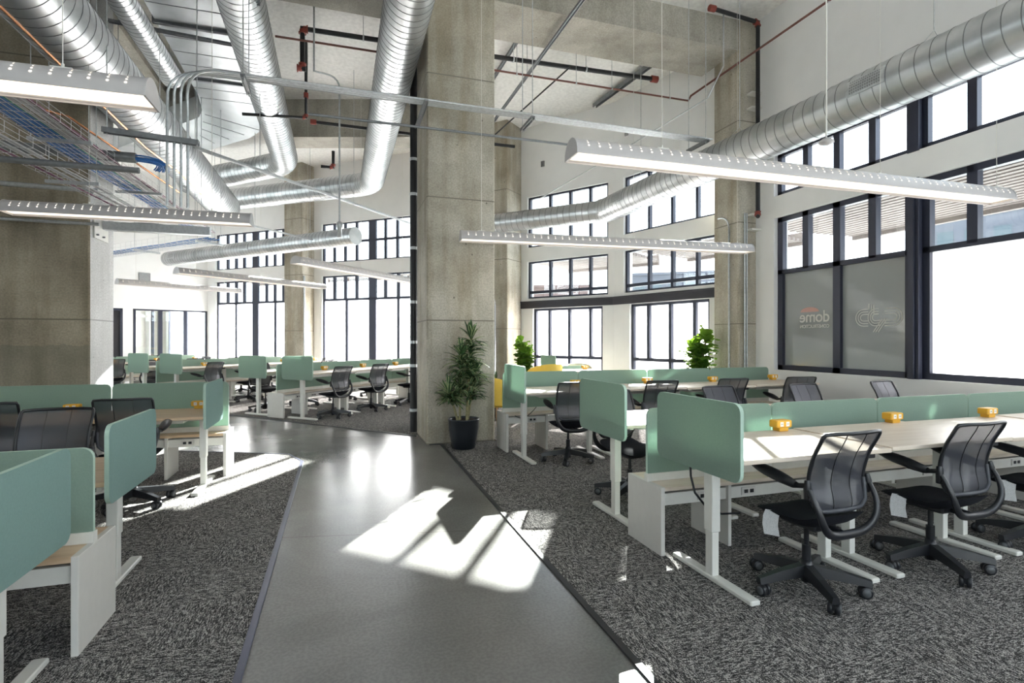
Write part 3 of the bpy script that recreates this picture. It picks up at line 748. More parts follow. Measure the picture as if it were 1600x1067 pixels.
    # chairs
    for (row, a, b, da) in (chairs or []):
        p = mat @ Vector((a, b, 0)); fwd = Vector((q[0], q[1])) * (1 if row == 'A' else -1)
        an = math.atan2(fwd.y, fwd.x)-PI/2+da
        idx = int(a/P); side = {'A': where[1], 'B': where[2]}[row]
        tg = tagA and row == 'A'
        chair(p.x, p.y, an, 'black mesh chair%s, %s from aisle, %s' % (' with paper tag' if tg else '', ORD[idx], side), 'mesh task chairs', tg)
    return mat
def hub(k, j=0.): return P*(k+.5)+j
pod('rn', (2.06,2.34), (1,0), (0,1), 4, .81, .815, 'AB', 'maple_glare', 'felt', P-.15,
    ('nearest right block', 'front row of nearest right block', 'rear row of nearest right block'), tagA=True,
    chairs=[('A', .54, .10, R(2)), ('A', 1.56, .10, R(0)), ('A', 2.63, .12, R(3)), ('B', .50, 2.02, R(6)), ('B', 1.76, 2.05, R(5)), ('B', 2.86, 2.02, R(4)), ('B', 4.10, 2.05, R(8))])
pod('rf', (2.06,5.81), (1,0), (0,1), 4, .845, .82, 'A', 'maple_glare', 'felt', P-.15,
    ('far right block', 'row before the far right screens', ''), zC=1.03, spine_z=.50,
    chairs=[('A', .56, .08, R(-6)), ('A', 1.66, .02, R(-3)), ('A', 2.72, .04, R(-4)), ('A', 3.78, -.02, R(-10))])
pod('ln', (-1.136,2.19), (-1,0), (0,1), 3, .665, .695, 'AB', 'maple', 'felt_blue', .24,
    ('nearest left block', 'front row of nearest left block', 'rear row of nearest left block'), zC=.93,
    chairs=[('A', .60, -.22, R(0)), ('B', .74, 2.12, R(2)), ('B', 1.85, 2.16, R(0))])
pod('lf', (-1.136,5.60), (-1,0), (0,1), 4, .745, .74, 'AB', 'maple', 'felt_blue', .24,
    ('second left block', 'row of the second left block', ''), zC=1.0, rowsB_n=0,
    chairs=[('A', .58, -.10, R(4)), ('A', 1.52, -.14, R(10))])
s2 = math.sqrt(.5)
FO = Vector((-.424, 10.146)); rr_, qq_ = Vector((s2, s2)), Vector((-s2, s2))
def far_pod(off, n, chairs, a, b, c):
    o = FO+qq_*off
    pod('f', (o.x, o.y), (s2, s2), (-s2, s2), n, .855, .85, 'AB', 'maple_glare', 'felt', P-.16, (a, b, c), zC=1.0, chairs=chairs)
jj = [(.0,.0),(.05,.03),(-.04,-.02),(.03,.04),(-.05,.0),(.02,-.03),(.0,.05),(.04,.02)]
def fch(n, seed):
    rnd = random.Random(seed); L_ = []
    for k in range(n):
        L_.append(('A', hub(k, rnd.uniform(-.06,.06)), .04+rnd.uniform(-.05,.05), R(rnd.uniform(-12,12))))
        L_.append(('B', hub(k, rnd.uniform(-.06,.06)), 1.94+rnd.uniform(-.05,.05), R(rnd.uniform(-14,14))))
    return L_
far_pod(0., 4, fch(4, 3), 'nearest far-wing block', 'near row of nearest far-wing block', 'back row of nearest far-wing block')
far_pod(3.80, 4, fch(4, 5), 'middle far-wing block', 'near row of middle far-wing block', 'back row of middle far-wing block')
far_pod(7.60, 3, fch(3, 9), 'farthest far-wing block', 'near row of farthest far-wing block', 'back row of farthest far-wing block')
# lone desk by the middle windows
pod('mid', (4.0,9.55), (1,0), (0,1), 1, .84, .82, 'A', 'maple_glare', 'felt', P-.15, ('beside the middle windows', 'beside the middle windows', ''), zC=.9)

# desk cables
def cable(name, pts, r, mat, label):
    mb = MB(); mb.tube(pts, r, 6); return tag(mb.build(name, mat), label, 'cable')
cable('hanging_cord', [(2.12,2.88,.78),(2.115,2.86,.60),(2.13,2.84,.50),(2.18,2.80,.42),(2.28,2.78,.37),(2.42,2.78,.36)], .007, 'black', 'black cord hanging beside the front leg of the nearest right desk')
cable('hanging_cord', arc((2.20,6.3,.42),(2.35,6.25,.62),(2.12,6.4,.50),8)[:], .005, 'black', 'black cord hanging under the far right-hand desk')

# ------------------------------------------------------------------ spiral ducts
def duct(path, r, label, ridge=.13, n=36, name='spiral_duct', rh=.003):
    root = empty(name, path[0]); tag(root, label, 'duct')
    o = Vector(path[0]); pts = [Vector(p)-o for p in path]
    rs = r if isinstance(r, list) else [r]*len(pts)
    mb = MB(); mb.tube(pts, rs, n, ridge=ridge, ridge_h=rh); mb.build('pipe_body', ['duct', 'duct_seam'], root)
    return root
def hanger(root, p, r, top=CEIL):
    """loop strap with two rods, p is the duct centre in world space"""
    o = Vector(root.location); p = Vector(p)-o; t = top-o.z
    mb = MB(); mb.tube([(p.x, p.y, p.z+r+.10), (p.x, p.y, t)], .006, 5)
    mb.tube([(p.x-r*.55, p.y, p.z+r*.84), (p.x, p.y, p.z+r+.10), (p.x+r*.55, p.y, p.z+r*.84)], .003, 4)
    mb.build('hanger', 'galv', root)
def grille(root, c, axis, outw, r, w, h):
    """rectangular curved grille on the duct: axis = duct direction, outw = radial direction"""
    o = Vector(root.location); c = Vector(c)-o; ax = Vector(axis).normalized(); u = Vector(outw); u = (u-ax*u.dot(ax)).normalized(); v = ax.cross(u)
    half = h/2/r
    def P_(s_, a, rr): return c+ax*s_+(u*math.cos(a)+v*math.sin(a))*rr
    fr = MB(); fr.grid(lambda i, j: P_((i-.5)*w, (j-.5)*2*half, r+.014), 1, 8); fr.grid(lambda i, j: P_((.5-i)*w, (j-.5)*2*half, r+.004), 1, 8)
    for e in (-1, 1):
        fr.grid(lambda i, j: P_(e*w/2, (j-.5)*2*half, r-.01+i*.026), 1, 8); fr.grid(lambda i, j: P_((i-.5)*w, e*half, r-.01+j*.026), 1, 1)
    g = fr.build('grille_frame', 'galv', root)
    b = MB(); k = .82
    nx, ny = max(4, int(w/.03)), max(3, int(h/.03))
    for i in range(nx):
        for j in range(ny):
            s0, s1 = (-.5+(i+.2)/nx)*w*k, (-.5+(i+.8)/nx)*w*k; a0, a1 = (-.5+(j+.2)/ny)*2*half*k, (-.5+(j+.8)/ny)*2*half*k
            b.add([P_(s0,a0,r+.017),P_(s1,a0,r+.017),P_(s1,a1,r+.017),P_(s0,a1,r+.017)], [(0,1,2,3)])
    b.build('grille_holes', 'greyfab', g)
def bend(a, c, b, k, n=7):
    """corner at c, rounding distance k between a and b"""
    a, b, c = Vector(a), Vector(b), Vector(c)
    return [tuple(a)]+arc(c, c+(a-c).normalized()*k, c+(b-c).normalized()*k, n)+[tuple(b)]
d = duct([(-2.75,.5,4.72),(-2.72,8,4.72),(-2.66,14.7,4.72)], .355, 'large spiral duct running away above the left aisle light', .15)
hanger(d, (-2.74,5.2,4.72), .355); hanger(d, (-2.72,9.9,4.72), .355)
d = duct(bend((-1.12,1.5,5.7), (-1.19,13.9,5.7), (-3.9,16.5,5.7), .45), .283, 'spiral duct turning left above the far wing, beside the flat duct', .13); hanger(d, (-1.15,9,5.7), .283, 6.87)
d = duct(bend((.78,1.5,5.5), (.83,14.3,5.5), (-3.6,17.7,5.5), .45), .29, 'spiral duct beside the centre column that elbows left at the far wing', .13); hanger(d, (.8,9.6,5.5), .29); hanger(d, (-1.5,16.1,5.5), .29)
d = duct([(-2.62,3,5.76),(-2.6,10.1,5.76)], .165, 'small spiral duct running beside the flat sheet metal duct', .10)
dr = duct([(.40,13.24,3.92),(-4.95,18.8,3.92)], .21, 'lowest spiral duct with capped end in front of the far windows', .12)
ax = Vector((-5.35,5.56,0)); 
for t in (.06,.50,.93): grille(dr, Vector((.40,13.24,3.92)).lerp(Vector((-4.95,18.8,3.92)), t), ax, (-.55,-.60,.15), .21, .36, .17)
for t in (.2,.7): hanger(dr, Vector((.40,13.24,3.92)).lerp(Vector((-4.95,18.8,3.92)), t), .21)
pa = bend((5.70,.6,4.15), (5.30,10.05,4.15), (2.9,12.5,4.15), .14, 4)
d = duct(pa, [.25]*(len(pa)-2)+[.225,.21], 'long spiral duct along the right window wall, elbow at the middle windows', .14)
def on(t): return Vector((5.70,.6,4.15)).lerp(Vector((5.30,10.05,4.15)), t)
grille(d, on(.385), (-.4,9.45,0), (-.93,-.2,.12), .25, .42, .17); grille(d, on(.91), (-.4,9.45,0), (-.8,-.5,.2), .25, .40, .20)
for t in (.33,.6,.86): hanger(d, on(t), .25)
# flat sheet metal duct with cross joints and left branch
r = empty('flat_duct', (-1.97,3,5.9)); tag(r, 'flat rectangular sheet metal duct under the ceiling with wide left bend', 'duct')
def rel(p): return (p[0]+1.97, p[1]-3)
mb = MB(); poly = [(-2.42,2.5),(-1.49,2.5),(-1.49,11.9),(-1.58,12.5),(-1.85,13.0),(-4.3,15.7),(-5.1,14.9),(-3.0,12.5),(-2.65,12.1),(-2.50,11.7),(-2.42,11.0)]
mb.prism([rel(p) for p in poly], 0, .45); mb.build('duct_body', 'sheet', r)
for y in (5.2,6.9,8.6,10.3):
    mb = MB(); mb.box(-2.46+1.97, -1.45+1.97, y-3, y-3+.05, -.035, .48); mb.build('joint_flange', 'galv_dark', r)
mb = MB()
for y in [2.7+.42*k for k in range(21)]: mb.box(-2.41+1.97, -1.50+1.97, y-3, y-3+.006, -.005, .0)
for k in range(7): mb.bar((*rel((-2.5-.12*k,11.9+.42*k)),-.003), (*rel((-1.58-.36*k,12.45+.38*k)),-.003), .006, .006)
mb.build('cross_break', 'galv_dark', r)

# ------------------------------------------------------------------ pipes and conduits
def pipe(name, pts, r, mat, label, n=8, cat='pipe', grp=None, fittings=None, rods=()):
    root = empty(name, pts[0]); tag(root, label, cat, grp); o = Vector(pts[0])
    mb = MB(); mb.tube([Vector(p)-o for p in pts], r, n); mb.build('pipe_run', mat, root)
    for x, y, z in rods:
        q = MB(); q.tube([Vector((x,y,z-r*.9))-o, Vector((x,y,CEIL))-o], .0055, 5); q.tube([Vector((x-.012,y,z))-o, Vector((x+.012,y,z))-o], r*1.25, 10); q.build('pipe_hanger', 'galv', root)
    for f in (fittings or []):
        q = MB(); p = Vector(f[0])-o; a = Vector(f[1]).normalized()*r*1.6
        if len(f) > 2:
            b = Vector(f[2]).normalized()*r*1.9; a = a.normalized()*r*1.9
            q.tube([p+a, p+a*.4+b*.05, p+b*.4+a*.05, p+b], r*1.2, 10)
            for e in (a, b): q.tube([p+e*.8, p+e*1.05], r*1.5, 10)
        else: q.tube([p-a, p+a], r*1.5, 10)
        q.build('elbow_fitting', 'red', root)
    return root
Z1 = 6.5
pipe('sprinkler_main', [(-.55,9.3,6.25),(-.55,9.3,Z1),(1.0,9.25,Z1),(5.8,9.0,Z1)], .042, 'pipe_black', 'black sprinkler main with red end fittings near the ceiling of the middle bay', fittings=[((-.55,9.3,Z1),(1,0,0),(0,0,-1)), ((5.82,9.0,Z1),(1,0,0))], rods=[(.4,9.27,Z1),(3.0,9.15,Z1),(4.4,9.07,Z1)])
pipe('sprinkler_drop', [(-.50,9.3,5.85),(-.55,9.3,5.85),(-.55,9.3,6.25)], .042, 'pipe_black', 'short black drop pipe with red elbow left of the second large duct', fittings=[((-.55,9.3,5.85),(-1,0,0),(0,0,1))])
pipe('sprinkler_branch', [(-.9,8.75,6.02),(1.1,8.7,6.01),(6.30,8.6,5.98),(6.36,8.6,6.08),(6.36,7.2,6.08),(6.36,2.2,6.08)], .017, 'pipe_brown', 'thin red brown sprinkler line crossing the middle bay toward the right wall', rods=[(2.9,8.66,5.99),(4.0,8.64,5.99),(4.7,8.63,5.99),(5.9,8.61,5.98),(6.36,5.6,6.08)])
pipe('sprinkler_riser', [(-.55,10.3,6.8),(-.55,10.3,5.45),(-1.6,10.4,5.42)], .028, 'pipe_black', 'thin black vertical pipe hanging between the second and third large ducts', fittings=[((-.55,10.3,5.45),(-1,0,0),(0,0,1)),((-.55,10.3,5.85),(0,0,1))])
pipe('sprinkler_pipe', [(-.45,10.9,5.62),(2.6,10.9,5.60),(3.6,10.9,5.60)], .034, 'pipe_black', 'black sprinkler pipe running behind the centre column', fittings=[((-.45,10.9,5.62),(1,0,0))])
pipe('sprinkler_stub', [(-.35,12.1,5.15),(-.1,12.1,5.15),(-.1,12.1,5.5)], .034, 'pipe_black', 'small black pipe stub with red elbow under the far beam', fittings=[((-.1,12.1,5.15),(-1,0,0),(0,0,1))])
pipe('fire_riser', [(5.65,7.1,6.72),(6.62,7.18,6.72),(6.62,7.18,6.5),(6.62,7.18,3.52),(6.55,7.1,3.48)], .033, 'pipe_black', 'dark vertical fire pipe with red elbows on the right wall beside the column', fittings=[((6.62,7.18,6.72),(-1,0,0),(0,0,-1)), ((6.62,7.18,3.52),(-1,-1,0),(0,0,1)), ((5.65,7.1,6.72),(1,0,0))])
r = empty('drain_pipe', (1.135,8.52,0)); tag(r, 'black vertical pipe with steel clamps behind the left edge of the centre column', 'pipe')
mb = MB(); mb.tube([(0,0,.0),(0,0,CEIL)], .058, 14); mb.build('pipe_run', 'pipe_black', r)
for z in (.35,1.05,1.42,2.05,2.9,3.75,4.3,5.2,6.0):
    q = MB(); q.tube([(0,0,z-.022),(0,0,z+.022)], .066, 14); q.box(.03,.11,-.02,.02,z-.015,z+.015); q.build('pipe_clamp', 'galv', r)
mb = MB(); mb.cbox(1.165, 1.30, 8.58, 9.2, 0, CEIL, .005); structure('wall_stub', mb, 'drywall')
# bundle of four conduits: rises at left, bends and crosses to the right wall
def conduit_run(k):
    off = k*.052; x = -1.62-off*1.25; y = 6.9-off*.2; z = 4.47
    y2 = 6.72+off*.9
    p = [(x, y, 2.95), (x, y, 4.0)]+arc((x, y2, z), (x, y, 4.15), (x+.35, y2, z), 8)[1:]+[(5.35, y2, z)]
    return p
for k, w in enumerate(('nearest the viewer', 'second from the viewer', 'third from the viewer', 'hindmost')):
    pts = conduit_run(3-k); pipe('conduit', pts, .015, 'galv', 'steel conduit rising at left then crossing overhead, %s of four' % w, 8, 'conduit', 'bundle of four overhead conduits')
pipe('conduit_channel', [(-.35,7.15,4.28),(4.1,7.1,4.28)], .018, 'galv_dark', 'dull steel tube just below the four overhead conduits', 6, 'conduit')
def strut(a, b, label, rods=(), w=.042, mat='galv', mid='strut_channel'):
    root = empty(mid, a); tag(root, label, 'strut'); o = Vector(a)
    mb = MB(); va, vb = Vector((0,0,0)), Vector(b)-o; mb.bar(va, vb, w, w*.35); t = (vb-va).normalized(); n = t.cross(Vector((0,0,1))).normalized()*w*.42
    mb.bar(va+n-Vector((0,0,w*.3)), vb+n-Vector((0,0,w*.3)), w*.14, w*.7); mb.bar(va-n-Vector((0,0,w*.3)), vb-n-Vector((0,0,w*.3)), w*.14, w*.7)
    mb.build('channel', mat, root)
    for p in rods:
        q = MB(); q.tube([Vector(p)-o-Vector((0,0,.05)), Vector((p[0],p[1],CEIL))-o], .006, 6); q.build('threaded_rod', 'galv', root)
    return root
strut((-2.42,6.86,3.74), (-1.50,6.86,3.70), 'slotted steel trapeze holding the vertical conduits at left', [(-2.38,6.86,3.74),(-1.52,6.86,3.70)], .07, 'galv_dark')
strut((2.42,6.55,4.37), (2.42,7.0,4.37), 'short strut under the overhead conduits right of the centre column', [(2.42,6.58,4.37),(2.42,6.98,4.37)], .05, 'galv_dark')
strut((5.1,6.5,4.36), (5.1,6.98,4.36), 'short strut under the right end of the overhead conduits', [(5.1,6.55,4.36),(5.1,6.95,4.36)], .05, 'galv_dark')
strut((1.02,6.5,4.37), (1.02,7.35,4.37), 'short strut carrying the conduits on the centre column face', [], .05, 'galv_dark')
strut((-1.0,6.5,4.37), (-1.0,6.98,4.37), 'short strut under the overhead conduits below the second duct', [(-1.0,6.55,4.37),(-1.0,6.95,4.37)], .05, 'galv_dark')
strut((3.30,5.4,6.28), (3.26,11.4,6.28), 'long steel channel crossing under the concrete beam in the middle bay', [(3.28,9.2,6.28)], .05, 'galv_dark')
strut((3.05,8.45,6.8), (3.0,11.0,6.8), 'short ceiling channel right beside the centre column', [], .06, 'galv_dark')
strut((5.80,8.5,6.8), (5.55,11.0,6.8), 'ceiling channel near the right column in the middle bay', [], .10, 'galv_dark')
strut((-1.95,8.6,4.2), (1.6,12.7,4.2), 'pale diagonal channel hung across the far wing under the big ducts', [(-1.2,9.46,4.2),(.3,11.2,4.2)], .045)
strut((-3.2,10.9,3.9), (-.6,13.9,3.9), 'second pale diagonal channel farther left over the far wing', [(-2.6,11.6,3.9),(-1.7,12.63,3.9)], .04)
strut((-3.6,6.9,5.6), (-.9,7.1,5.55), 'dark steel channel crossing under the flat duct at upper left', [], .06, 'galv_dark')
strut((-3.0,8.7,5.85), (-1.3,8.8,5.82), 'dull channel holding the flat duct near the beam', [], .05, 'galv_dark')
for a, b, lab in (((2.6,8.9,5.35),(3.2,11.2,4.6),'thin dark sprinkler pipe slanting down from the main behind the lamp'),):
    pipe('slanting_pipe', [(4.0,8.9,6.4),(2.55,10.9,5.2),(2.55,11.6,4.9),(2.55,11.6,3.9)], .014, 'pipe_black', lab)
pipe('ceiling_conduit', [(5.95,7.2,6.8),(5.95,7.2,5.9),(5.8,7.4,5.45),(4.9,8.9,4.9),(4.0,10.4,4.4)], .012, 'galv', 'thin steel conduit curving down from the ceiling beside the right column', 6, 'conduit')
pipe('column_conduit', [(6.41,7.62,.0),(6.41,7.62,3.35)]+arc((6.41,7.62,3.6),(6.41,7.62,3.35),(6.41,7.9,3.6),5), .014, 'galv', 'steel conduit rising up the left face of the right column', 8, 'conduit')
r = pipe('column_conduit', [(6.54,7.39,0),(6.54,7.39,3.6)], .013, 'galv', 'left one of two close conduits on the front of the right column', 8, 'conduit')
r = pipe('column_conduit', [(6.585,7.39,0),(6.585,7.39,3.6)], .013, 'galv', 'right one of two close conduits on the front of the right column', 8, 'conduit')
pipe('column_conduit', [(3.62,12.48,0),(3.62,12.48,2.3)]+arc((3.62,12.48,2.5),(3.62,12.48,2.3),(3.45,12.42,2.5),5), .018, 'galv', 'steel conduit on the corner column behind the centre column', 8, 'conduit')
pipe('column_conduit', [(-.98,17.5,.0),(-.98,17.5,3.4)], .028, 'galv', 'pale conduit on the far column between the far window groups', 8, 'conduit')
pipe('drop_conduit', [(-.35,8.7,CEIL),(-.35,8.7,5.56),(-.30,8.7,5.55)]+arc((.02,8.75,5.55),(-.2,8.72,5.55),(.02,8.75,5.35),5)+[(.02,8.75,3.3)], .014, 'galv', 'thin conduit dropping to the occupancy sensor left of the centre column', 8, 'conduit')
r = empty('occupancy_sensor', (.02,8.75,3.05)); tag(r, 'grey cylinder sensor hanging on a conduit left of the centre column', 'sensor')
mb = MB(); mb.lathe([(0,.25),(.02,.25),(.05,.22),(.05,.16),(.035,.14),(.035,0),(0,0)], 12); mb.build('sensor_body', 'galv', r)
r = empty('ceiling_sensor', (4.33,3.84,3.28)); tag(r, 'white disc sensor hanging on a thin stem below the right duct', 'sensor')
mb = MB(); mb.lathe([(0,.06),(.03,.055),(.062,.03),(.065,.012),(.04,0),(0,0)], 20); mb.build('sensor_disc', 'lamp_body', r)
mb = MB(); mb.tube([(0,0,.05),(0,0,CEIL-3.28)], .007, 6); mb.build('stem', 'legmetal', r)
# grey pipes and copper at upper left
pipe('grey_pipe', [(-7,6.4,3.2),(-1.95,6.43,3.2)], .032, 'galv_dark', 'dull grey horizontal pipe crossing below the cable trays', 10)
pipe('sleeve_pipe', [(-6,7.6,3.68),(-2.35,7.65,3.68)], .062, 'galv_dark', 'wide grey sleeve pipe ending beside the cable trays', 14)
pipe('grey_conduit', [(-7,7.9,3.35),(-2.9,8.1,3.35)], .03, 'galv', 'pale grey pipe running to the left column', 10)
pipe('grey_conduit', [(-7,8.3,2.98),(-3.0,8.4,2.98)], .022, 'galv', 'lowest pale pipe in front of the left column', 10)
pipe('copper_line', [(-2.52,4,4.06),(-2.48,8.4,4.06),(-2.35,9.6,4.06),(-2.3,11.5,4.02)], .013, 'copper', 'copper tube running below the large left duct, right one', 8)
pipe('copper_line', [(-6,7.0,3.98),(-3.15,7.1,3.98),(-2.9,7.3,3.98),(-2.5,10.2,3.9)], .013, 'copper', 'copper tube bending around the left column, left one', 8)
r = empty('steel_bracket', (-3.175,9.0,3.07)); tag(r, 'grey steel bracket arm bolted to the light face of the left column', 'bracket')
mb = MB(); mb.cbox(.0,.02,-.30,.15,-.22,.12,.003); mb.build('bolt_plate', 'legmetal', r)
mb = MB(); mb.cbox(.02,1.36,-.06,.06,-.06,.06,.004); mb.build('arm', 'galv', r)
for y, z in ((-.25,-.17),(-.05,-.17),(-.25,.08)):
    q = MB(); q.tube([(.02,y,z),(.05,y,z)], .012, 8); q.build('bolt', 'galv_dark', r)

# ------------------------------------------------------------------ wire cable trays
def tray(a, b, w, h, label, cables):
    a, b = Vector(a), Vector(b); L = (b-a).length; root = empty('cable_tray', a, math.atan2((b-a).y, (b-a).x)); tag(root, label, 'cable tray')
    mb = MB(); t = .004; n = int(w/.055)
    for k in range(n+1): y = -w/2+w*k/n; mb.box(0, L, y-t/2, y+t/2, 0, t)
    for s_ in (-1, 1):
        for z in (h*.5, h): mb.box(0, L, s_*w/2-t/2, s_*w/2+t/2, z, z+t)
    k = 0.
    while k < L: 
        mb.box(k, k+t, -w/2, w/2, -t, 0); mb.box(k, k+t, -w/2-t/2, -w/2+t/2, 0, h); mb.box(k, k+t, w/2-t/2, w/2+t/2, 0, h); k += .20
    mb.build('wire_basket', 'wire', root)
    x = .5
    while x < L:
        mb = MB()
        for s_ in (-1, 1): mb.tube([(x, s_*(w/2+.03), -.03), (x, s_*(w/2+.03), CEIL-a.z)], .005, 5)
        mb.box(x-.02, x+.02, -w/2-.06, w/2+.06, -.045, -.01); x += 2.1
        mb.build('tray_hanger', 'galv', root)
    for mat, cnt, y0, y1, lab in cables:
        rnd = random.Random(cnt+int(y0*100)); c = MB()
        for i in range(cnt):
            y = y0+(y1-y0)*(i+.5)/cnt; z = .016+rnd.uniform(0, .022); pts = []
            m_ = int(L/.45)
            for j in range(m_+1): pts.append((L*j/m_, max(-w/2+.015, min(w/2-.015, y+rnd.uniform(-.012,.012))), z+rnd.uniform(-.004,.008)))
            c.tube(pts, .0095, 5)
        o = c.build('cable_bundle', mat); o.location = a; o.rotation_euler = root.rotation_euler
        tag(o, lab, 'cables', None, 'stuff')
tray((-3.0,2.2,3.6), (-2.60,12.2,3.6), .46, .10, 'upper wire cable tray with blue cables beneath the big left duct', [
    ('cable_blue', 16, -.02, .22, 'bundle of blue cables in the upper wire tray'), ('cable_grey', 7, -.17, -.03, 'bundle of grey cables in the upper wire tray'),
    ('cable_green', 2, -.03, .0, 'two green cables in the upper wire tray'), ('cable_purple', 4, -.22, -.17, 'dark red cables at the edge of the upper wire tray')])
tray((-3.18,2.6,3.26), (-2.72,9.2,3.26), .40, .10, 'lower wire cable tray crossing in front of the left column', [
    ('cable_grey', 5, -.1, .1, 'loose grey cables in the lower wire tray'), ('cable_purple', 2, .12, .18, 'two dark red cables in the lower wire tray')])
tray((-5.6,14.8,3.32), (-2.2,11.3,3.32), .40, .16, 'farther wire cable tray turning left behind the left column', [
    ('cable_blue', 9, -.15, .1, 'blue cables in the farther wire tray')])
mb = MB(); rnd = random.Random(4)
for i in range(14):
    x = -2.30+rnd.uniform(-.04,.04); y = 7.65+rnd.uniform(-.04,.04); z = 3.68+rnd.uniform(-.03,.03)
    mb.tube(arc((x+.32+rnd.uniform(-.05,.05), y+.05, z+.02), (x-.1, y, z), (x+.14+rnd.uniform(-.08,.08), y+.35, 3.64), 8), .009, 5)
tag(mb.build('cable_bundle', 'cable_blue'), 'blue cables spilling from the wide sleeve pipe', 'cables', None, 'stuff')
r = empty('cable_coil', (-3.4,11.6,3.5)); tag(r, 'coil of dark cable lying on the farther wire tray', 'cable')
for k in range(4):
    q = MB(); rr = .26+.03*k; q.tube([(rr*1.5*math.cos(2*PI*j/24), rr*.6*math.sin(2*PI*j/24)+.03*k, .02*k+.05*math.sin(2*PI*j/24+k)) for j in range(25)], .008, 5); q.build('coil_loop', 'galv_dark', r)

# ------------------------------------------------------------------ linear pendants
def pendant(a, b, label, joints=(), slot=.09, cables=()):
    a, b = Vector(a), Vector(b); L = (b-a).length; root = empty('linear_pendant', a, math.atan2((b-a).y, (b-a).x)); tag(root, label, 'pendant light', 'linear pendant lights')
    hw, h = .115, .125; n = 12
    prof = [(hw*math.cos(PI*k/n), h*math.sin(PI*k/n)) for k in range(n+1)]
    mb = MB()
    vs = [(x, y, z) for x in (0, L) for y, z in prof]; m_ = n+1
    mb.add(vs, [(k, k+1, m_+k+1, m_+k) for k in range(n)], True)
    inn = [(y*.93, z*.9) for y, z in prof]; mb.add([(x, y, z) for x in (0, L) for y, z in inn], [(k, m_+k, m_+k+1, k+1) for k in range(n)], True)
    for s_ in (-1, 1): mb.box(0, L, s_*hw-.004, s_*hw+.004, -.012, .004)
    mb.build('lamp_housing', 'lamp_body', root)
    for x in (0, L):
        e = MB(); cap = [(y*1.03, z*1.03-.012*(1 if z < .02 else 0)) for y, z in prof]
        e.add([(x-.006, y, z) for y, z in cap]+[(x+.006, y, z) for y, z in cap], [tuple(range(m_)), tuple(range(2*m_-1, m_-1, -1))]+[(k, k+1, m_+k+1, m_+k) for k in range(m_-1)]+[(m_-1, 0, m_, 2*m_-1)]); e.build('end_cap', 'lamp_body', root)
    for j in joints:
        e = MB(); e.add([(x, y*1.012, z*1.012) for x in (j-.006, j+.006) for y, z in prof], [(k, k+1, m_+k+1, m_+k) for k in range(n)]); e.build('joint_band', 'lamp_body', root)
    g = MB(); g.box(.01, L-.01, -hw*.86, hw*.86, .006, .012); g.build('diffuser', 'lamp_glow', root)
    d_ = MB(); x = .09
    while x < L-.05:
        for s_ in (-1, 1):
            for ang, rr in ((24, .0085), (36, .0065), (46, .0045), (54, .003)):
                an = R(ang); c = Vector((x, s_*hw*math.cos(an)*1.004, h*math.sin(an)*1.004)); nrm = Vector((0, s_*math.cos(an)/hw, math.sin(an)/h)).normalized(); tx = Vector((1,0,0)); ty = nrm.cross(tx)
                d_.add([c+nrm*.0012+(tx*math.cos(2*PI*j/6)+ty*math.sin(2*PI*j/6))*rr for j in range(6)], [tuple(range(6))])
        x += slot
    d_.build('light_slots', 'lamp_dot', root)
    for x in cables:
        q = MB(); q.tube([(x, 0, h), (x, 0, h+.03)], .008, 6); q.tube([(x, 0, h+.02), (x, 0, CEIL-a.z)], .0028, 4); q.box(x-.05, x+.05, -.02, .02, h-.002, h+.006); q.build('suspension_cable', 'legmetal', root)
    return root
pendant((1.62,3.58,2.80), (6.12,3.46,2.80), 'long pendant light over the nearest right desks, hanging lowest and largest', (2.25,3.45), .085, (.75,2.95,4.42))
pendant((1.55,6.98,2.79), (5.95,6.62,2.79), 'pendant light over the far right desks crossing before the centre column', (2.2,), .10, (.28,2.5,4.2))
pendant((-1.0,3.50,2.80), (-5.6,3.62,2.80), 'pendant light cropped by the left edge at the top left', (2.3,), .085, (.42,1.4,4.0))
pendant((-3.32,6.98,2.80), (-.96,6.86,2.80), 'short pendant light before the left column', (), .08, (.75,1.95))
pendant((-.72,10.2,2.82), (1.64,12.95,2.82), 'far pendant light left of the centre column, nearest of the far wing', (1.8,), .12, (.3,1.8,3.3))
pendant((-3.1,12.35,2.80), (-.37,14.9,2.80), 'far pendant light in the middle of the far wing', (1.9,), .12, (.4,1.9,3.4))
pendant((-5.1,15.3,2.82), (-2.72,17.2,2.82), 'farthest pendant light before the white left wall', (1.5,), .12, (.4,2.6))

# ------------------------------------------------------------------ wall bits
def plate(x, y, z, w, h, ang, label, mat='greyfab'):
    r = empty('wall_plate', (x, y, z), ang); tag(r, label, 'wall device'); MB().cbox(-w/2, w/2, -.03, 0, -h/2, h/2, .004).build('cover', mat, r); MB().box(-w*.25, w*.25, -.034, -.03, -h*.3, h*.3).build('face', 'galv_dark', r)
def on_wall(w, s_, z, off=.0): p = w.a+w.t*s_-w.n*off; return (p.x, p.y, z)
for w, s_, z, lab in ((W[2],1.95,5.85,'small grey box high on the white wall above the middle windows'), (W[1],2.5,6.05,'small grey box high on the white wall right of the middle bay'), (W[0],8.1,6.15,'small grey box high on the right wall above the duct')):
    p = on_wall(w, s_, z); plate(*p, .10, .14, math.atan2(w.t.y, w.t.x)+PI, lab)
w5 = W[5]; p = on_wall(w5, 1.85, 3.45); r = empty('wall_vent', p, math.atan2(w5.t.y, w5.t.x)+PI); tag(r, 'square return air vent on the far white wall', 'vent')
MB().cbox(-.16,.16,-.02,0,-.15,.15,.003).build('vent_frame', 'greyfab', r)
mb = MB()
for k in range(7): mb.box(-.14,.14,-.026,-.02,-.13+k*.04,-.115+k*.04)
mb.build('vent_slat', 'galv', r)

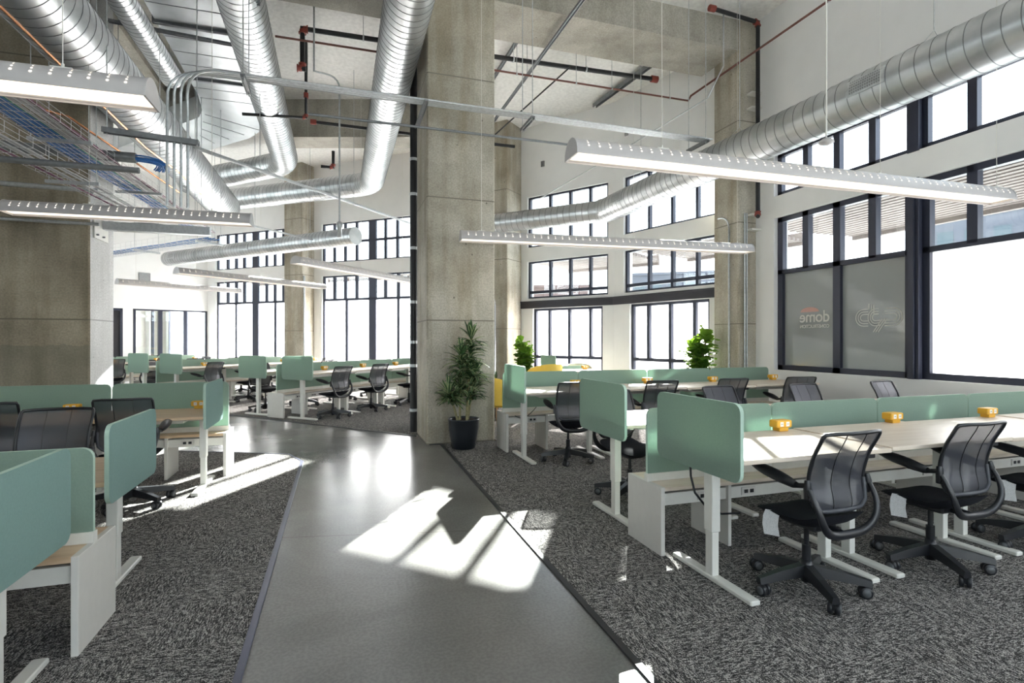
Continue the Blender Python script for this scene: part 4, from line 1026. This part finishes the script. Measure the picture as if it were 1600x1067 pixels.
# logos on the grey film (seen reversed from inside)
def text(body, size, loc, mat, parent, shear=0., bold=.0, sx=1.):
    c = bpy.data.curves.new('lettering', 'FONT'); c.body = body; c.size = size; c.extrude = .0008; c.align_x = 'CENTER'; c.offset = bold; c.space_character = .95
    o = bpy.data.objects.new('lettering', c); COL.objects.link(o); c.materials.append(M[mat]); o.parent = parent
    # face +y in parent space is outside; reading direction reversed for the inside viewer
    o.matrix_local = Matrix(((0,0,1,0),(1,0,0,0),(0,1,0,0),(0,0,0,1))) @ Matrix.Identity(4)
    o.location = loc; o.scale = (sx, 1, 1)
    bpy.context.view_layer.update()
    me = bpy.data.meshes.new_from_object(o.evaluated_get(bpy.context.evaluated_depsgraph_get()))
    m2 = bpy.data.objects.new('lettering', me); COL.objects.link(m2); m2.parent = parent; m2.matrix_local = o.matrix_local.copy()
    bpy.data.objects.remove(o); return m2
r = empty('film_logo', (6.8,0,0)); tag(r, 'faint reversed dome construction logo on the left grey film pane', 'logo')
LX = .103
def ring_pts(cy_, cz, ry, rz_, a0, a1, n=14): return [(cy_+ry*math.cos(R(a0+(a1-a0)*k/n)), cz+rz_*math.sin(R(a0+(a1-a0)*k/n))) for k in range(n+1)]
# window coordinate: world y = s-3.2
yc = 6.335
text('dome', .245, (LX, yc, 1.73), 'logo_pale', r, 0, .0025, 1.0)
text('CONSTRUCTION', .07, (LX, yc, 1.64), 'logo_pale', r, 0, .001, 1.0)
q = MB(); pts = ring_pts(yc+.09, 1.885, .17, .075, 0, 180); n = len(pts)
q.add([(LX+.006, p[0], p[1]) for p in pts], [tuple(range(n))]); q.build('dome_arc', 'logo_red', r)
r2 = empty('film_logo', (6.8,0,0)); tag(r2, 'faint reversed looping line logo on the right grey film pane', 'logo')
def strokes(paths, name):
    for p in paths:
        q = MB()
        for (a, b) in zip(p, p[1:]): q.bar((LX, a[0], a[1]), (LX, b[0], b[1]), .001, .014)
        q.build(name, 'logo_pale', r2)
y0 = 5.33
def mirror(pts): return [(y0-(p[0]), 1.76+p[1]) for p in pts]
for g in (.0, .035, .07):
    hh = .115-g
    # c / s / p shapes drawn left to right as seen in the photo; +x to the viewer's right = -y world
    a = [(-.13, hh)]+[( -.20+(-hh)*math.sin(R(t)), hh*math.cos(R(t))) for t in range(0,181,20)]+[(-.13,-hh)]
    b = [( .02, hh)]+[( -.03-hh*.9*math.sin(R(t)), hh*math.cos(R(t))) for t in range(0,181,20)]+[(.04,-hh*.9)]
    c = [( .10, hh),(.20,hh)]+[( .22+hh*math.sin(R(t)), hh*math.cos(R(t))) for t in range(0,181,20)]+[(.10,-hh)]
    strokes([mirror(a), mirror(b), mirror(c)], 'logo_stroke')
    strokes([mirror([(-.12+g, .19-g*.3), (-.12+g, hh)]), mirror([(.07+g,-.02),(-.06+g,-.20)])], 'logo_stroke')

# ------------------------------------------------------------------ plants
def strap_leaf(mb, base, az, length, droop, w, up):
    d = Vector((math.cos(az), math.sin(az), 0)); n = Vector((-d.y, d.x, 0)); K = 6; rows = []
    for k in range(K+1):
        t = k/K; hor = length*(t*.9*math.cos(up)+.12*t*t*droop); z = length*(math.sin(up)*t-droop*.62*t*t)
        ww = w*(math.sin(PI*min(1, .12+.88*t))**.6)*(1 if t < .999 else .05)
        p = Vector(base)+d*hor+Vector((0,0,z)); rows.append((p-n*ww, p-n*ww*.55-Vector((0,0,ww*.25)), p-Vector((0,0,ww*.4)), p+n*ww*.55-Vector((0,0,ww*.25)), p+n*ww))
    vs = [v for r_ in rows for v in r_]
    for c in range(4):
        mb.add(vs, [(k*5+c, k*5+c+1, k*5+6+c, k*5+5+c) for k in range(K)], True, 1 if c in (0, 3) and (random.random() < .75) else 0) if False else None
    o = len(mb.v); mb.v += [tuple(v) for v in vs]; e = random.random() < .6
    for k in range(K):
        for c in range(4): mb.f.append((o+k*5+c, o+k*5+c+1, o+k*5+6+c, o+k*5+5+c)); mb.sm.append(True); mb.mi.append(1 if (c in (0, 3) and e and k < K-1) else 0)
r = empty('potted_dracaena', (1.60,7.02,.007)); tag(r, 'tall striped leaf plant in a black pot against the centre column', 'plant')
mb = MB(); mb.lathe([(0,0),(.14,0),(.155,.015),(.175,.12),(.200,.27),(.205,.37),(.212,.385),(.212,.40),(.198,.40),(.192,.385),(.19,.34),(0,.34)], 32); mb.build('pot', 'pot', r)
mb = MB(); mb.lathe([(.19,.335),(.15,.365),(.08,.375),(0,.37)], 24)
for k in range(90):
    a, q = random.random()*2*PI, random.random()**.5*.16; mb.cbox(-.014,.014,-.007,.007,-.004,.006,.002,0, Matrix.Translation((q*math.cos(a), q*math.sin(a), .375)) @ Matrix.Rotation(random.random()*6, 4, 'Z') @ Matrix.Rotation(random.uniform(-.6,.6), 4, 'X'))
mb.build('mulch', 'soil', r)
canes = [(-.05,.02,1.28,.02,-.02),(.03,-.03,1.52,.08,.03),(.06,.03,1.02,.12,.02),(-.08,-.02,.76,-.14,-.03)]
for i, (x, y, h, dx, dy) in enumerate(canes):
    q = MB(); q.tube([(x,y,.34),(x+dx*.4,y+dy*.4,.34+(h-.34)*.5),(x+dx,y+dy,h)], [.017,.014,.011], 8); cn = q.build('cane', 'bark', r)
    lf = MB(); lo = max(.62 if i < 3 else .58, h-.62)
    m_ = int((h-lo)*150)+60
    for k in range(m_):
        t = k/m_; z = lo+(h-lo)*t; f = (z-.34)/(h-.34); az = k*2.399+i
        dens = .16+.14*abs(math.sin(z*7+i))
        strap_leaf(lf, (x+dx*f, y+dy*f, z), az, (.20+.15*random.random())*(1.0 if t < .93 else .85), random.uniform(.5,1.2)*(1 if t < .85 else .35), .022, R(random.uniform(25,55) if t < .85 else random.uniform(45,85)))
    lf.build('foliage', ['leaf', 'leaf_edge'], cn)
def broad_leaf(mb, base, az, el, size):
    d = Vector((math.cos(az)*math.cos(el), math.sin(az)*math.cos(el), math.sin(el))); n = Vector((-math.sin(az), math.cos(az), 0)); up = d.cross(n)*-1
    K = 7; vs = []
    for k in range(K+1):
        t = k/K; w = size*.40*(math.sin(PI*min(1,t*.93+.05))**.55)*(.72+.4*t)
        if k == K: w = .002
        p = Vector(base)+d*(size*(t+.08))-Vector((0,0,size*.28*t*t)); 
        for c in (-1,-.5,0,.5,1): vs.append(p+n*w*c+up*(abs(c)*w*.28+.012*math.sin(t*14+c*3)))
    o = len(mb.v); mb.v += [tuple(v) for v in vs]
    for k in range(K):
        for c in range(4): mb.f.append((o+k*5+c, o+k*5+c+1, o+k*5+6+c, o+k*5+5+c)); mb.sm.append(True); mb.mi.append(0)
def fig(x, y, h, rad, label, seed, ssize=.17):
    rnd = random.Random(seed); r = empty('fiddle_leaf_fig', (x, y, .007)); tag(r, label, 'plant', 'fiddle leaf figs')
    mb = MB(); mb.lathe([(0,0),(.14,0),(.155,.02),(.20,.33),(.205,.38),(.19,.38),(.18,.33),(0,.33)], 24); mb.build('pot', 'pot', r)
    for k in range(6):
        a = k*1.15+seed; tip = Vector((rad*.45*math.cos(a), rad*.45*math.sin(a), h-.07*k-.05))
        q = MB(); q.tube([(0,0,.33),(tip.x*.3,tip.y*.3,.33+(tip.z-.33)*.5),tuple(tip)], [.014,.011,.007], 6); st = q.build('stem', 'bark', r)
        lf = MB()
        for j in range(44):
            t = j/44; p = Vector((tip.x*t, tip.y*t, .62+(tip.z-.62)*t)); broad_leaf(lf, p, j*2.4+k, R(rnd.uniform(5,60) if t < .9 else rnd.uniform(50,80)), ssize*rnd.uniform(.8,1.3))
        lf.build('foliage', 'fig', st)
fig(3.62,10.35,1.50,.22,'bright green fiddle leaf fig beside the left middle window', 2)
fig(6.05,7.95,1.62,.34,'darker fiddle leaf fig in front of the right column and window', 5, .19)

# ------------------------------------------------------------------ lounge seats behind the far right desks
def lounge(x, y, ang, label, mat, w=.56, h=.86):
    r = empty('lounge_chair', (x, y, .007), ang); tag(r, label, 'armchair')
    mb = MB(); K = 16
    def shell(u, v, off):
        a = R(-200+220*u); rx, ry = w/2-off, w/2-off; z = .34+(h-.34-.16*(abs(u-.5)*2)**2.2)*v
        k = 1+.10*v
        return (rx*k*math.cos(a), -ry*k*math.sin(a)*-1, z)
    mb.grid(lambda u, v: shell(u, v, 0), 20, 6); mb.grid(lambda u, v: shell(1-u, v, .05), 20, 6); mb.grid(lambda u, v: shell(u, 1., .05*v), 20, 1); mb.build('shell_back', mat, r)
    q = MB(); q.lathe([(0,.30),(w/2-.06,.30),(w/2-.03,.34),(w/2-.04,.42),(w/2-.10,.44),(0,.445)], 24); q.build('seat_cushion', mat, r)
    for sx in (-1, 1):
        for sy in (-1, 1):
            l = MB(); l.tube([(sx*.14,sy*.14,.31),(sx*.22,sy*.22,0)], [.018,.011], 8); l.build('leg', 'beech', r)
lounge(2.62,8.92,R(-60),'mustard yellow tub chair half hidden behind the centre column','lounge', .60, .82)
lounge(3.72,9.45,R(10),'yellow tub chair with its back rising above the far right screens','lounge', .62, 1.0)
lounge(4.95,10.55,R(160),'cream tub chair before the middle windows','cream', .60, .93)
r = empty('snake_plant', (2.75,9.6,.007)); tag(r, 'small upright plant just behind the yellow tub chair', 'plant')
mb = MB(); mb.lathe([(0,0),(.09,0),(.12,.55),(.13,.62),(.11,.62),(.10,.58),(0,.58)], 18); mb.build('pot', 'pot', r)
mb = MB()
for k in range(22): strap_leaf(mb, (random.uniform(-.06,.06), random.uniform(-.06,.06), .58), k*2.4, random.uniform(.22,.36), .1, .016, R(random.uniform(70,88)))
mb.build('foliage', ['leaf', 'leaf_edge'], r)
